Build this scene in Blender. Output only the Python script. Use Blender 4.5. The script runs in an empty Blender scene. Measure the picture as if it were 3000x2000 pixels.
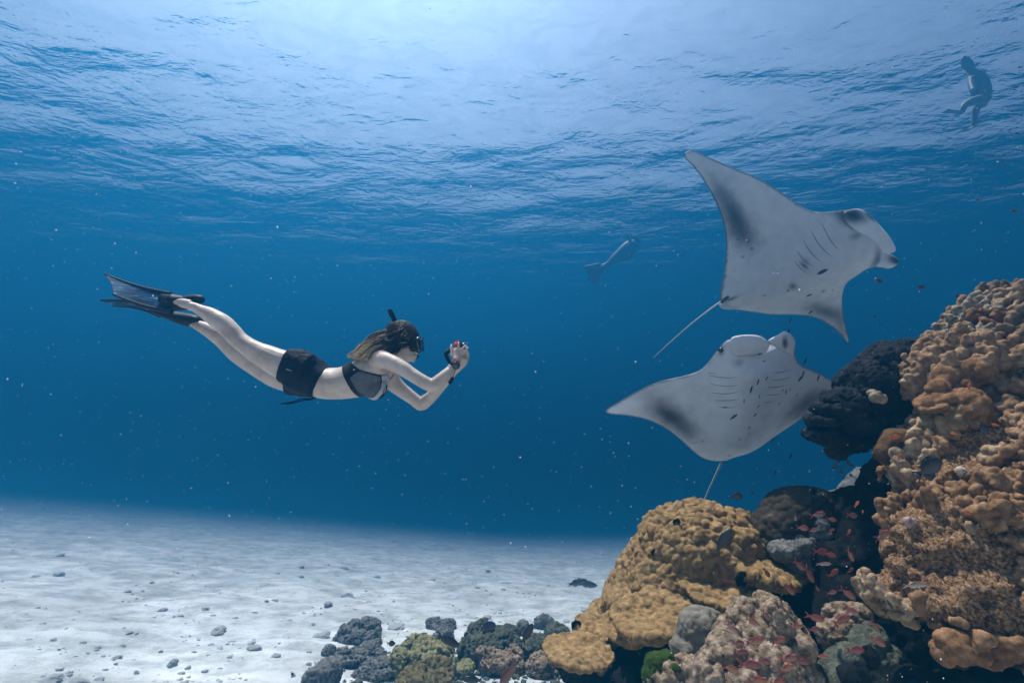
import bpy, bmesh, math, random
import numpy as np
from mathutils import Vector, Matrix, Euler
from mathutils.bvhtree import BVHTree
from mathutils.geometry import delaunay_2d_cdt

SC = bpy.context.scene
COL = SC.collection
R = math.radians
random.seed(7)
RNG = np.random.default_rng(7)

# ------------------------------------------------------------------ camera
W, H = 3000.0, 2000.0
LENS = 17.0
FPX = LENS / 36.0 * W
CAM = Vector((0.0, 0.0, 0.0))
PITCH = math.atan(150.0 / FPX)
cam_d = bpy.data.cameras.new('camera')
cam_d.lens = LENS
cam_d.sensor_width = 36.0
cam_d.clip_start = 0.05
cam_d.clip_end = 600.0
cam_o = bpy.data.objects.new('view_camera', cam_d)
COL.objects.link(cam_o)
cam_o.location = CAM
cam_o.rotation_euler = (R(90) + PITCH, 0, 0)
SC.camera = cam_o
CR = Euler((R(90) + PITCH, 0, 0)).to_matrix()
FWD = CR @ Vector((0, 0, -1))
UPV = CR @ Vector((0, 1, 0))


def P(px, py, d):
    """world point seen at photograph position (px, py) at depth d metres"""
    v = CR @ Vector(((px - W / 2) / FPX * d, -(py - H / 2) / FPX * d, -d))
    return CAM + v


def on_plane(px, py, p0, n):
    r = CR @ Vector(((px - W / 2) / FPX, -(py - H / 2) / FPX, -1.0))
    t = (p0 - CAM).dot(n) / r.dot(n)
    return CAM + r * t


# ------------------------------------------------------------------ light
SUN_EL, SUN_AZ = 69.0, -28.0            # azimuth measured from +Y towards +X
sd = Vector((math.sin(R(SUN_AZ)) * math.cos(R(SUN_EL)),
             math.cos(R(SUN_AZ)) * math.cos(R(SUN_EL)), math.sin(R(SUN_EL))))
wd = bpy.data.worlds.new('World')
SC.world = wd
wd.use_nodes = True
nt = wd.node_tree
sky = nt.nodes.new('ShaderNodeTexSky')
sky.sky_type = 'NISHITA'
sky.sun_disc = False
sky.sun_elevation = R(SUN_EL)
sky.sun_rotation = R(SUN_AZ)
sky.dust_density = 4.5
bgn = nt.nodes['Background']
bgn.inputs['Strength'].default_value = 0.078
nt.links.new(sky.outputs['Color'], bgn.inputs['Color'])
sun_d = bpy.data.lights.new('sun', 'SUN')
sun_d.energy = 5.0
sun_d.angle = R(1.0)
sun_d.color = (1.0, 0.95, 0.87)
sun_o = bpy.data.objects.new('sun', sun_d)
COL.objects.link(sun_o)
sun_o.rotation_euler = sd.to_track_quat('Z', 'Y').to_euler()
sun_o.location = (0, 0, 40)
SC.view_settings.view_transform = 'Standard'
SC.view_settings.look = 'None'
SC.view_settings.gamma = 1.0
SC.view_settings.use_curve_mapping = False
SC.view_settings.exposure = 1.15
SC.render.engine = 'CYCLES'
cy = SC.cycles
cy.max_bounces = 6
cy.diffuse_bounces = 2
cy.glossy_bounces = 2
cy.transmission_bounces = 4
cy.transparent_max_bounces = 12
cy.volume_bounces = 1
cy.use_denoising = True
cy.caustics_reflective = False
cy.caustics_refractive = False
cy.sample_clamp_indirect = 4.0

SURF_Z = 8.0
WATER_DENSITY = 0.056

# ------------------------------------------------------------------ numpy noise
_perm = np.random.default_rng(3).permutation(256)
_perm = np.concatenate([_perm, _perm, _perm])
_grad = np.random.default_rng(5).normal(size=(256, 3))
_grad /= np.linalg.norm(_grad, axis=1)[:, None]


def perlin(p):
    p = np.asarray(p, float)
    i = np.floor(p).astype(int)
    f = p - i
    i &= 255
    u = f * f * f * (f * (f * 6 - 15) + 10)
    res = 0.0
    for dx in (0, 1):
        for dy in (0, 1):
            for dz in (0, 1):
                h = _perm[_perm[_perm[i[:, 0] + dx] + i[:, 1] + dy] + i[:, 2] + dz]
                g = _grad[h]
                d = g[:, 0] * (f[:, 0] - dx) + g[:, 1] * (f[:, 1] - dy) + g[:, 2] * (f[:, 2] - dz)
                w = (u[:, 0] if dx else 1 - u[:, 0]) * (u[:, 1] if dy else 1 - u[:, 1]) * (u[:, 2] if dz else 1 - u[:, 2])
                res = res + w * d
    return res * 1.6


def fbm(p, scale, octaves=4, gain=0.5, lac=2.03, seed=0.0):
    p = np.asarray(p, float) * scale + seed
    a, s, amp = 0.0, 1.0, 1.0
    for o in range(octaves):
        a = a + amp * perlin(p * s + o * 17.3)
        s *= lac
        amp *= gain
    return a


def voronoi2(p, scale, seed=0.0, jitter=0.9):
    """F1 and F2 distance (in cell units) and the id of the nearest cell"""
    p = np.asarray(p, float) * scale + seed
    i = np.floor(p).astype(int)
    n = len(p)
    f1 = np.full(n, 9.0)
    f2 = np.full(n, 9.0)
    cid = np.zeros(n, int)
    rj = np.random.default_rng(11).random((256, 3))
    for dx in (-1, 0, 1):
        for dy in (-1, 0, 1):
            for dz in (-1, 0, 1):
                c = i + (dx, dy, dz)
                h = _perm[_perm[_perm[c[:, 0] & 255] + (c[:, 1] & 255)] + (c[:, 2] & 255)]
                q = c + 0.5 + (rj[h] - 0.5) * jitter
                d = np.sqrt(((q - p) ** 2).sum(1))
                m1 = d < f1
                f2 = np.where(m1, f1, np.minimum(f2, d))
                cid = np.where(m1, h, cid)
                f1 = np.where(m1, d, f1)
    return f1, f2, cid


def smooth(a, b, x):
    t = np.clip((np.asarray(x, float) - a) / (b - a), 0, 1)
    return t * t * (3 - 2 * t)


# ------------------------------------------------------------------ mesh helpers
def mesh_obj(name, verts, faces, mat=None, parent=None, shade=True, tri_only=False):
    me = bpy.data.meshes.new(name)
    v = np.asarray(verts, np.float32)
    if isinstance(faces, np.ndarray):
        k = faces.shape[1]
        me.vertices.add(len(v))
        me.vertices.foreach_set('co', v.ravel())
        me.loops.add(faces.size)
        me.loops.foreach_set('vertex_index', faces.astype(np.int32).ravel())
        me.polygons.add(len(faces))
        me.polygons.foreach_set('loop_start', np.arange(0, faces.size, k, dtype=np.int32))
        me.polygons.foreach_set('loop_total', np.full(len(faces), k, np.int32))
        me.update(calc_edges=True)
    else:
        me.from_pydata([tuple(map(float, q)) for q in v], [], faces)
        me.update()
    if shade:
        me.polygons.foreach_set('use_smooth', np.ones(len(me.polygons), bool))
    ob = bpy.data.objects.new(name, me)
    COL.objects.link(ob)
    if mat is not None:
        me.materials.append(mat)
    if parent is not None:
        ob.parent = parent
    return ob


def empty(name, loc=(0, 0, 0)):
    e = bpy.data.objects.new(name, None)
    e.empty_display_size = 0.1
    e.location = loc
    COL.objects.link(e)
    return e


def keep_parent(ob, par):
    """parent a mesh whose vertices are in world space"""
    bpy.context.view_layer.update()
    ob.parent = par
    ob.matrix_parent_inverse = Matrix.Translation(par.location).inverted()


def tag(o, label=None, cat=None, group=None, kind=None):
    if label:
        o['label'] = label
    if cat:
        o['category'] = cat
    if group:
        o['group'] = group
    if kind:
        o['kind'] = kind
    return o


def get_np(me):
    v = np.empty(len(me.vertices) * 3, np.float32)
    me.vertices.foreach_get('co', v)
    return v.reshape(-1, 3).astype(float)


def get_normals(me):
    v = np.empty(len(me.vertices) * 3, np.float32)
    me.vertex_normals.foreach_get('vector', v)
    return v.reshape(-1, 3).astype(float)


def set_np(me, v):
    me.vertices.foreach_set('co', np.asarray(v, np.float32).ravel())
    me.update()


def color_attr(me, cols, name='pigment'):
    a = me.color_attributes.new(name, 'FLOAT_COLOR', 'POINT')
    c = np.ones((len(me.vertices), 4), np.float32)
    c[:, :3] = cols
    a.data.foreach_set('color', c.ravel())


def remesh(ob, voxel, smooth_it=0, factor=0.5):
    """fuse the shells of a mesh object into one continuous surface"""
    m = ob.modifiers.new('r', 'REMESH')
    m.mode = 'VOXEL'
    m.voxel_size = voxel
    m.use_smooth_shade = True
    if smooth_it:
        s = ob.modifiers.new('s', 'SMOOTH')
        s.iterations = smooth_it
        s.factor = factor
    dg = bpy.context.evaluated_depsgraph_get()
    dg.update()
    me = bpy.data.meshes.new_from_object(ob.evaluated_get(dg))
    mats = [x for x in ob.data.materials]
    old = ob.data
    ob.modifiers.clear()
    ob.data = me
    me.name = old.name
    bpy.data.meshes.remove(old)
    me.materials.clear()
    for x in mats:
        me.materials.append(x)
    me.polygons.foreach_set('use_smooth', np.ones(len(me.polygons), bool))
    return ob


_ico = {}


def ico(sub):
    if sub not in _ico:
        bm = bmesh.new()
        bmesh.ops.create_icosphere(bm, subdivisions=sub, radius=1.0)
        v = np.array([x.co[:] for x in bm.verts])
        f = np.array([[x.index for x in q.verts] for q in bm.faces])
        bm.free()
        _ico[sub] = (v, f)
    return _ico[sub]


class MB:
    """collects shells into one mesh"""

    def __init__(self):
        self.v, self.f, self.n = [], [], 0

    def add(self, v, f):
        v = np.asarray(v, float)
        self.v.append(v)
        if isinstance(f, np.ndarray):
            self.f += (f + self.n).tolist()
        else:
            self.f += [[i + self.n for i in q] for q in f]
        self.n += len(v)
        return self

    def ell(self, c, r, rot=None, sub=3):
        v, f = ico(sub)
        v = v * np.asarray(r, float)
        if rot is not None:
            v = v @ np.array(rot.to_3x3() if hasattr(rot, 'to_3x3') else rot.to_matrix()).T
        return self.add(v + np.asarray(c, float), f)

    def box(self, c, s, rot=None):
        x, y, z = np.asarray(s, float) / 2
        v = np.array([(a * x, b * y, e * z) for a in (-1, 1) for b in (-1, 1) for e in (-1, 1)])
        if rot is not None:
            v = v @ np.array(rot.to_matrix()).T
        return self.add(v + np.asarray(c, float), [(0, 1, 3, 2), (4, 6, 7, 5), (0, 4, 5, 1), (2, 3, 7, 6), (0, 2, 6, 4), (1, 5, 7, 3)])

    def build(self, name, mat=None, parent=None, shade=True):
        k = {len(q) for q in self.f}
        f = np.array(self.f, np.int32) if len(k) == 1 else self.f
        return mesh_obj(name, np.concatenate(self.v), f, mat, parent, shade)


def catmull(pts, n):
    pts = np.asarray(pts, float)
    p = np.vstack([2 * pts[0] - pts[1], pts, 2 * pts[-1] - pts[-2]])
    out = []
    seg = len(pts) - 1
    ts = np.linspace(0, seg, n)
    for t in ts:
        i = min(int(t), seg - 1)
        u = t - i
        a, b, c, d = p[i], p[i + 1], p[i + 2], p[i + 3]
        out.append(0.5 * ((2 * b) + (-a + c) * u + (2 * a - 5 * b + 4 * c - d) * u * u + (-a + 3 * b - 3 * c + d) * u ** 3))
    return np.array(out)


def loft(centres, ra, rb, side, n=20, cap=True, power=2.0):
    """tube: ring k lies at centres[k], half-width ra along the `side` axis and rb across it"""
    c = np.asarray(centres, float)
    t = np.gradient(c, axis=0)
    t /= np.linalg.norm(t, axis=1)[:, None]
    side = np.asarray(side, float)
    if side.ndim == 1:
        side = np.repeat(side[None], len(c), 0)
    a = side - (side * t).sum(1)[:, None] * t
    a /= np.linalg.norm(a, axis=1)[:, None]
    b = np.cross(t, a)
    ra = np.broadcast_to(np.asarray(ra, float), (len(c),))
    rb = np.broadcast_to(np.asarray(rb, float), (len(c),))
    th = np.linspace(0, 2 * math.pi, n, endpoint=False)
    cs, sn = np.cos(th), np.sin(th)
    if power != 2.0:
        e = 2.0 / power
        cs = np.sign(cs) * np.abs(cs) ** e
        sn = np.sign(sn) * np.abs(sn) ** e
    v = c[:, None] + a[:, None] * (ra[:, None] * cs)[..., None] + b[:, None] * (rb[:, None] * sn)[..., None]
    m = len(c)
    v = v.reshape(-1, 3)
    f = []
    for k in range(m - 1):
        for j in range(n):
            j2 = (j + 1) % n
            f.append((k * n + j, k * n + j2, (k + 1) * n + j2, (k + 1) * n + j))
    if cap:
        f.append(tuple(range(n))[::-1])
        f.append(tuple((m - 1) * n + j for j in range(n)))
    return v, f


def tube(pts, r, n=8, steps=None):
    pts = np.asarray(pts, float)
    if steps:
        rr = np.interp(np.linspace(0, 1, steps), np.linspace(0, 1, len(pts)), np.broadcast_to(np.asarray(r, float), (len(pts),)))
        pts = catmull(pts, steps)
        r = rr
    d = pts[-1] - pts[0]
    side = np.cross(d, (0.31, 0.2, 0.93))
    if np.linalg.norm(side) < 1e-6:
        side = np.array((1.0, 0, 0))
    return loft(pts, r, r, side, n)


# ------------------------------------------------------------------ material helpers
def new_mat(name):
    m = bpy.data.materials.new(name)
    m.use_nodes = True
    t = m.node_tree
    b = t.nodes['Principled BSDF']
    return m, t, b


def node(t, kind, **kw):
    n = t.nodes.new(kind)
    for k, v in kw.items():
        if k.startswith('_'):
            setattr(n, k[1:], v)
        else:
            n.inputs[k.replace('__', ' ')].default_value = v
    return n


def ramp(t, fac, stops, interp='LINEAR'):
    r = t.nodes.new('ShaderNodeValToRGB')
    r.color_ramp.interpolation = interp
    el = r.color_ramp.elements
    while len(el) < len(stops):
        el.new(0.5)
    for e, (p, c) in zip(el, stops):
        e.position = p
        e.color = (c[0], c[1], c[2], 1) if len(c) == 3 else c
    t.links.new(fac, r.inputs['Fac'])
    return r


def noise_mat(name, stops, scale=8.0, detail=6.0, rough=0.8, bump=0.3, bscale=60.0, bdist=0.01, spec=0.3, coord='Object', distort=0.0, attr=None, extra=None):
    """procedural surface: a colour ramp over noise plus fine relief"""
    m, t, b = new_mat(name)
    tc = t.nodes.new('ShaderNodeTexCoord')
    nz = node(t, 'ShaderNodeTexNoise', Scale=scale, Detail=detail, Roughness=0.6, Distortion=distort)
    t.links.new(tc.outputs[coord], nz.inputs['Vector'])
    cr = ramp(t, nz.outputs['Fac'], stops)
    col = cr.outputs['Color']
    if attr:
        at = t.nodes.new('ShaderNodeAttribute')
        at.attribute_name = attr
        mx = t.nodes.new('ShaderNodeMix')
        mx.data_type = 'RGBA'
        mx.blend_type = 'MULTIPLY'
        mx.inputs[0].default_value = 1.0
        t.links.new(col, mx.inputs[6])
        t.links.new(at.outputs['Color'], mx.inputs[7])
        col = mx.outputs[2]
    t.links.new(col, b.inputs['Base Color'])
    b.inputs['Roughness'].default_value = rough
    b.inputs['Specular IOR Level'].default_value = spec
    if bump:
        n2 = node(t, 'ShaderNodeTexNoise', Scale=bscale, Detail=6.0, Roughness=0.65)
        t.links.new(tc.outputs[coord], n2.inputs['Vector'])
        bp = node(t, 'ShaderNodeBump', Strength=bump, Distance=bdist)
        t.links.new(n2.outputs['Fac'], bp.inputs['Height'])
        t.links.new(bp.outputs['Normal'], b.inputs['Normal'])
    return m


def flat_mat(name, col, rough=0.5, spec=0.4, metal=0.0, var=0.12, scale=30.0):
    c0 = tuple(x * (1 - var) for x in col)
    c1 = tuple(min(1, x * (1 + var)) for x in col)
    m = noise_mat(name, [(0.3, c0), (0.7, c1)], scale=scale, rough=rough, bump=0, spec=spec)
    m.node_tree.nodes['Principled BSDF'].inputs['Metallic'].default_value = metal
    return m

# ------------------------------------------------------------------ setting: seabed
SAND_H0, SAND_S, SAND_B = 1.6, 0.258, 0.085


def sand_plane(x, y):
    return -SAND_H0 - SAND_S * y + SAND_B * (0.5 * (np.sqrt(x * x + 16.0) - x) - 2.0)


def sand_z(x, y):
    x = np.asarray(x, float)
    y = np.asarray(y, float)
    q = np.stack([x, y, np.zeros_like(x)], -1)
    z = sand_plane(x, y)
    z = z + 0.10 * fbm(q, 0.35, 3, seed=3.1) + 0.028 * fbm(q * (1.0, 1.7, 1), 2.1, 4, seed=8.7)
    return z


def graded(lo, hi, fine, n, pull):
    """coordinates between lo and hi, dense round `fine`"""
    a = np.arcsinh((lo - fine) / pull)
    b = np.arcsinh((hi - fine) / pull)
    return fine + pull * np.sinh(np.linspace(a, b, n))


def build_seabed():
    xs = graded(-130, 130, -1.0, 360, 2.6)
    ys = graded(-30, 150, 5.0, 360, 2.4)
    X, Y = np.meshgrid(xs, ys)
    x, y = X.ravel(), Y.ravel()
    q = np.stack([x, y, np.zeros_like(x)], -1)
    fine = 1.0 / (1.0 + (np.hypot(x, y - 3) / 9.0) ** 2)
    z = sand_z(x, y) + fine * (0.012 * fbm(q, 9.0, 4, seed=1.7) + 0.004 * fbm(q, 31.0, 2, seed=4.0))
    v = np.stack([x, y, z], -1)
    nx, ny = len(xs), len(ys)
    k = (np.arange(ny - 1)[:, None] * nx + np.arange(nx - 1)[None]).ravel()
    f = np.stack([k, k + 1, k + nx + 1, k + nx], -1)
    m = noise_mat('white_coral_sand', [(0.25, (0.54, 0.54, 0.52)), (0.5, (0.66, 0.66, 0.64)), (0.8, (0.75, 0.75, 0.73))],
                  scale=1.6, detail=9, rough=0.95, bump=0.7, bscale=38.0, bdist=0.02, spec=0.1)
    t = m.node_tree
    b = t.nodes['Principled BSDF']
    col = b.inputs['Base Color'].links[0].from_socket
    tc = [n for n in t.nodes if n.type == 'TEX_COORD'][0]
    n1 = node(t, 'ShaderNodeTexNoise', Scale=2.3, Detail=8.0, Roughness=0.7)
    t.links.new(tc.outputs['Object'], n1.inputs['Vector'])
    r1 = ramp(t, n1.outputs['Fac'], [(0.42, (1, 1, 1)), (0.56, (0.72, 0.72, 0.71)), (0.70, (0.5, 0.5, 0.49))])
    n2 = node(t, 'ShaderNodeTexNoise', Scale=70.0, Detail=3.0, Roughness=0.6)
    t.links.new(tc.outputs['Object'], n2.inputs['Vector'])
    r2 = ramp(t, n2.outputs['Fac'], [(0.28, (0.45, 0.45, 0.45)), (0.40, (1, 1, 1))])
    prev = col
    n0 = node(t, 'ShaderNodeTexNoise', Scale=0.55, Detail=3.0, Roughness=0.55, Distortion=0.8)
    t.links.new(tc.outputs['Object'], n0.inputs['Vector'])
    r0 = ramp(t, n0.outputs['Fac'], [(0.40, (0.78, 0.78, 0.77)), (0.58, (1, 1, 1))])
    for r_ in (r0, r1, r2):
        mx = t.nodes.new('ShaderNodeMix')
        mx.data_type = 'RGBA'
        mx.blend_type = 'MULTIPLY'
        mx.inputs[0].default_value = 1.0
        t.links.new(prev, mx.inputs[6])
        t.links.new(r_.outputs['Color'], mx.inputs[7])
        prev = mx.outputs[2]
    t.links.new(prev, b.inputs['Base Color'])
    ob = mesh_obj('sandy_seabed', v, f, m)
    return tag(ob, kind='structure')


build_seabed()


# ------------------------------------------------------------------ setting: water surface seen from below
def build_surface():
    xs = graded(-145, 145, 0.0, 240, 8.0)
    ys = graded(-60, 150, 8.0, 240, 6.0)
    X, Y = np.meshgrid(xs, ys)
    x, y = X.ravel(), Y.ravel()
    q = np.stack([x * 0.55 + y * 0.2, y, np.zeros_like(x)], -1)
    far = 1.0 / (1 + (np.hypot(x, y) / 40.0) ** 2)
    z = SURF_Z + far * (0.16 * fbm(q, 0.28, 2, seed=2.2) + 0.05 * fbm(q, 1.1, 3, seed=6.0))
    v = np.stack([x, y, z], -1)
    nx, ny = len(xs), len(ys)
    k = (np.arange(ny - 1)[:, None] * nx + np.arange(nx - 1)[None]).ravel()
    f = np.stack([k, k + 1, k + nx + 1, k + nx], -1)
    m, t, b = new_mat('rippled_water')
    t.nodes.remove(b)
    out = t.nodes['Material Output']
    tc = t.nodes.new('ShaderNodeTexCoord')
    mp = node(t, 'ShaderNodeMapping')
    mp.inputs['Rotation'].default_value = (0, 0, R(12))
    mp.inputs['Scale'].default_value = (0.7, 1.0, 1.0)
    t.links.new(tc.outputs['Object'], mp.inputs['Vector'])
    n1 = node(t, 'ShaderNodeTexNoise', Scale=0.72, Detail=5.0, Roughness=0.55, Distortion=0.6)
    n2 = node(t, 'ShaderNodeTexNoise', Scale=3.2, Detail=4.0, Roughness=0.5, Distortion=0.4)
    t.links.new(mp.outputs['Vector'], n1.inputs['Vector'])
    t.links.new(mp.outputs['Vector'], n2.inputs['Vector'])
    b1 = node(t, 'ShaderNodeBump', Strength=1.0, Distance=0.115)
    b2 = node(t, 'ShaderNodeBump', Strength=1.0, Distance=0.037)
    t.links.new(n1.outputs['Fac'], b1.inputs['Height'])
    t.links.new(n2.outputs['Fac'], b2.inputs['Height'])
    t.links.new(b1.outputs['Normal'], b2.inputs['Normal'])
    fr = node(t, 'ShaderNodeFresnel', IOR=1.085)
    t.links.new(b2.outputs['Normal'], fr.inputs['Normal'])
    tr = node(t, 'ShaderNodeBsdfTransparent')
    # mottled transparent colour imitates waves focusing the light
    n3 = node(t, 'ShaderNodeTexNoise', Scale=1.5, Detail=2.0, Roughness=0.5, Distortion=1.0)
    t.links.new(mp.outputs['Vector'], n3.inputs['Vector'])
    lens = ramp(t, n3.outputs['Fac'], [(0.36, (0.90, 0.903, 0.906)), (0.50, (0.96, 0.962, 0.964)), (0.60, (1, 1, 1))])
    t.links.new(lens.outputs['Color'], tr.inputs['Color'])
    gl = node(t, 'ShaderNodeBsdfGlossy', Roughness=0.08)
    gl.inputs['Color'].default_value = (0.95, 0.97, 1.0, 1)
    t.links.new(b2.outputs['Normal'], gl.inputs['Normal'])
    mx = t.nodes.new('ShaderNodeMixShader')
    t.links.new(fr.outputs['Fac'], mx.inputs['Fac'])
    t.links.new(tr.outputs[0], mx.inputs[1])
    t.links.new(gl.outputs[0], mx.inputs[2])
    t.links.new(mx.outputs[0], out.inputs['Surface'])
    ob = mesh_obj('water_surface', v, f, m)
    return tag(ob, kind='structure')


build_surface()


# ------------------------------------------------------------------ the water itself: one even volume
def build_haze():
    lo = np.array((-150.0, -70.0, -70.0))
    hi = np.array((150.0, 160.0, SURF_Z + 1.2))
    m, t, b = new_mat('sea_water_volume')
    t.nodes.remove(b)
    pv = t.nodes.new('ShaderNodeVolumePrincipled')
    pv.inputs['Color'].default_value = WATER_COL
    pv.inputs['Absorption Color'].default_value = (0, 0, 0, 1)
    pv.inputs['Density'].default_value = WATER_DENSITY
    pv.inputs['Anisotropy'].default_value = WATER_G
    t.links.new(pv.outputs[0], t.nodes['Material Output'].inputs['Volume'])
    ob = MB().box((lo + hi) / 2, hi - lo).build('haze', m, shade=False)
    return tag(ob, kind='stuff')


WATER_COL = (0.014, 0.232, 0.475, 1)
WATER_G = 0.78
build_haze()


# ------------------------------------------------------------------ manta rays
def zpx(pts, x0, y0, s):
    return [(x0 + a / s, y0 + b / s) for a, b in pts]


def fill_outline(poly, step, edge_step):
    """triangulated interior of a closed 2-D outline; returns points, triangles, distance to the rim"""
    poly = np.asarray(poly, float)
    c = np.vstack([poly, poly[:1]])
    seg = np.linalg.norm(np.diff(c, axis=0), axis=1)
    s = np.concatenate([[0], np.cumsum(seg)])
    n = max(24, int(s[-1] / edge_step))
    t = np.linspace(0, s[-1], n, endpoint=False)
    rim = np.stack([np.interp(t, s, c[:, 0]), np.interp(t, s, c[:, 1])], -1)
    for _ in range(2):
        rim = 0.5 * rim + 0.25 * (np.roll(rim, 1, 0) + np.roll(rim, -1, 0))
    lo, hi = rim.min(0), rim.max(0)
    gx = np.arange(lo[0], hi[0], step)
    gy = np.arange(lo[1], hi[1], step * 0.866)
    X, Y = np.meshgrid(gx, gy)
    X = X + (np.arange(len(gy)) % 2)[:, None] * step * 0.5
    q = np.stack([X.ravel(), Y.ravel()], -1)
    a, b = rim, np.roll(rim, -1, 0)
    inside = np.zeros(len(q), bool)
    dist = np.full(len(q), 9e9)
    for (x1, y1), (x2, y2) in zip(a, b):
        cond = (y1 > q[:, 1]) != (y2 > q[:, 1])
        if cond.any():
            xi = x1 + (q[:, 1] - y1) / (y2 - y1 + 1e-12) * (x2 - x1)
            inside ^= cond & (q[:, 0] < xi)
        ex, ey = x2 - x1, y2 - y1
        tt = np.clip(((q[:, 0] - x1) * ex + (q[:, 1] - y1) * ey) / (ex * ex + ey * ey + 1e-12), 0, 1)
        dist = np.minimum(dist, np.hypot(q[:, 0] - x1 - tt * ex, q[:, 1] - y1 - tt * ey))
    keep = inside & (dist > 0.55 * step)
    pts = np.vstack([rim, q[keep]])
    d = np.concatenate([np.zeros(len(rim)), dist[keep]])
    m = len(rim)
    r = delaunay_2d_cdt([Vector(p) for p in pts], [(i, (i + 1) % m) for i in range(m)], [], 1, 1e-7)
    co = np.array([v[:] for v in r[0]])
    idx = np.array([o[0] if o else -1 for o in r[3]])
    return co, [list(f) for f in r[2]], d[idx], m


class Leaf:
    """a curved sheet body: plane through p0 (normal n towards its underside) bent away with lateral distance"""

    def __init__(self, p0, n, axis_px, bend=0.0, power=2.0, offset=0.0, bend_u=0.0):
        self.p0 = np.array(p0)
        self.n = np.array(n) / np.linalg.norm(n)
        self.bend, self.power, self.off, self.bu = bend, power, offset, bend_u
        a = np.array(on_plane(*axis_px[0], Vector(self.p0), Vector(self.n)))
        b = np.array(on_plane(*axis_px[1], Vector(self.p0), Vector(self.n)))
        self.u = (b - a) / np.linalg.norm(b - a)
        self.w = np.cross(self.n, self.u)
        self.o = a

    def sink(self, uv):
        uv = np.asarray(uv, float)
        return self.off - self.bend * np.abs(uv[..., 1]) ** self.power - self.bu * uv[..., 0] ** 2

    def uv(self, px):
        out = []
        for x, y in px:
            uv = np.zeros(2)
            for _ in range(25):
                h = float(self.sink(uv))
                q = np.array(on_plane(x, y, Vector(self.p0 + self.n * h), Vector(self.n))) - self.n * h - self.o
                new = np.array((q @ self.u, q @ self.w))
                uv = 0.5 * uv + 0.5 * new
            out.append(uv)
        return np.array(out)

    def xyz(self, uv, lift):
        uv = np.asarray(uv, float)
        return self.o + uv[:, :1] * self.u + uv[:, 1:2] * self.w + (self.sink(uv) + lift)[:, None] * self.n


def sheet(name, leaf, outline_px, thick, rim_w, mat, step, closed_spline=True, split=(0.45, 0.55), paint=None):
    """solid lens-like body: `thick(uv)` is the full thickness, rounded off within rim_w of the rim"""
    uv = leaf.uv(outline_px)
    if closed_spline:
        n = len(uv)
        ext = np.vstack([uv[-2:], uv, uv[:3]])
        sp = catmull(ext, (len(ext) - 1) * 6 + 1)[12:12 + n * 6]
        uv = sp
    co, tris, d, m = fill_outline(uv, step, step * 0.8)
    e = np.clip(d / rim_w, 0, 1)
    prof = np.sqrt(1 - (1 - e) ** 2)
    T = thick(co) * prof
    low = leaf.xyz(co, T * split[0])
    top = leaf.xyz(co, -T * split[1] - 0.0005)
    k = len(co)
    rim_mask = d <= 1e-9
    remap = np.arange(k) + k
    remap[rim_mask] = np.arange(k)[rim_mask]
    low[rim_mask] = leaf.xyz(co[rim_mask], np.zeros(rim_mask.sum()))
    order = np.concatenate([np.arange(k), np.where(~rim_mask)[0]])
    newid = np.full(2 * k, -1)
    newid[:k] = np.arange(k)
    newid[k:][~rim_mask] = k + np.arange((~rim_mask).sum())
    newid[k:][rim_mask] = np.where(rim_mask)[0]
    V = np.vstack([low, top[~rim_mask]])
    # orientation: the low side must face along +n
    a, b, c = (co[[t[i] for t in tris[:1]]][0] for i in range(3))
    flip = ((b - a)[0] * (c - a)[1] - (b - a)[1] * (c - a)[0]) < 0
    F = []
    for t in tris:
        t2 = t[::-1] if flip else t
        F.append(t2)
        F.append([int(newid[k + i]) for i in t2[::-1]])
    ob = mesh_obj(name, V, F, mat)
    if paint is not None:
        uv_all = np.vstack([co, co[~rim_mask]])
        dist = np.concatenate([d, d[~rim_mask]])
        under = np.concatenate([np.ones(k, bool), np.zeros((~rim_mask).sum(), bool)])
        color_attr(ob.data, paint(uv_all, dist, under))
    return ob


def bvh_of(ob):
    me = ob.data
    return BVHTree.FromPolygons([v.co[:] for v in me.vertices], [p.vertices[:] for p in me.polygons])


def cast(bvh, px, py, lift=0.003):
    r = (P(px, py, 1.0) - CAM).normalized()
    hit = bvh.ray_cast(CAM, r)
    if hit[0] is None:
        return None
    n = hit[1]
    if n.dot(r) > 0:
        n = -n
    return hit[0] + n * lift


def pigment_mat(name, rough=0.55, spec=0.35, bump=0.15, bscale=45.0, bdist=0.01, mott=0.15):
    m = noise_mat(name, [(0.3, (1 - mott,) * 3), (0.7, (1, 1, 1))], scale=7.0, rough=rough, spec=spec,
                  bump=bump, bscale=bscale, bdist=bdist, attr='pigment')
    return m


M_MANTA = pigment_mat('manta_skin')
M_DARKSKIN = flat_mat('dark_manta_skin', (0.025, 0.028, 0.035), rough=0.5)
M_EYE = flat_mat('black_eye', (0.01, 0.01, 0.012), rough=0.12, spec=0.6)
M_GILL = flat_mat('dark_gill_skin', (0.16, 0.17, 0.185), rough=0.7)  # darker grey than the belly, for the gill lines


def blotch(leaf, spots):
    out = []
    for x, y, rx, ry, ang, amt in spots:
        c = leaf.uv([(x, y)])[0]
        e1 = leaf.uv([(x + rx * math.cos(R(ang)), y + rx * math.sin(R(ang)))])[0] - c
        e2 = leaf.uv([(x - ry * math.sin(R(ang)), y + ry * math.cos(R(ang)))])[0] - c
        out.append((c, np.linalg.inv(np.stack([e1, e2], 1)), amt))
    return out


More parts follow.
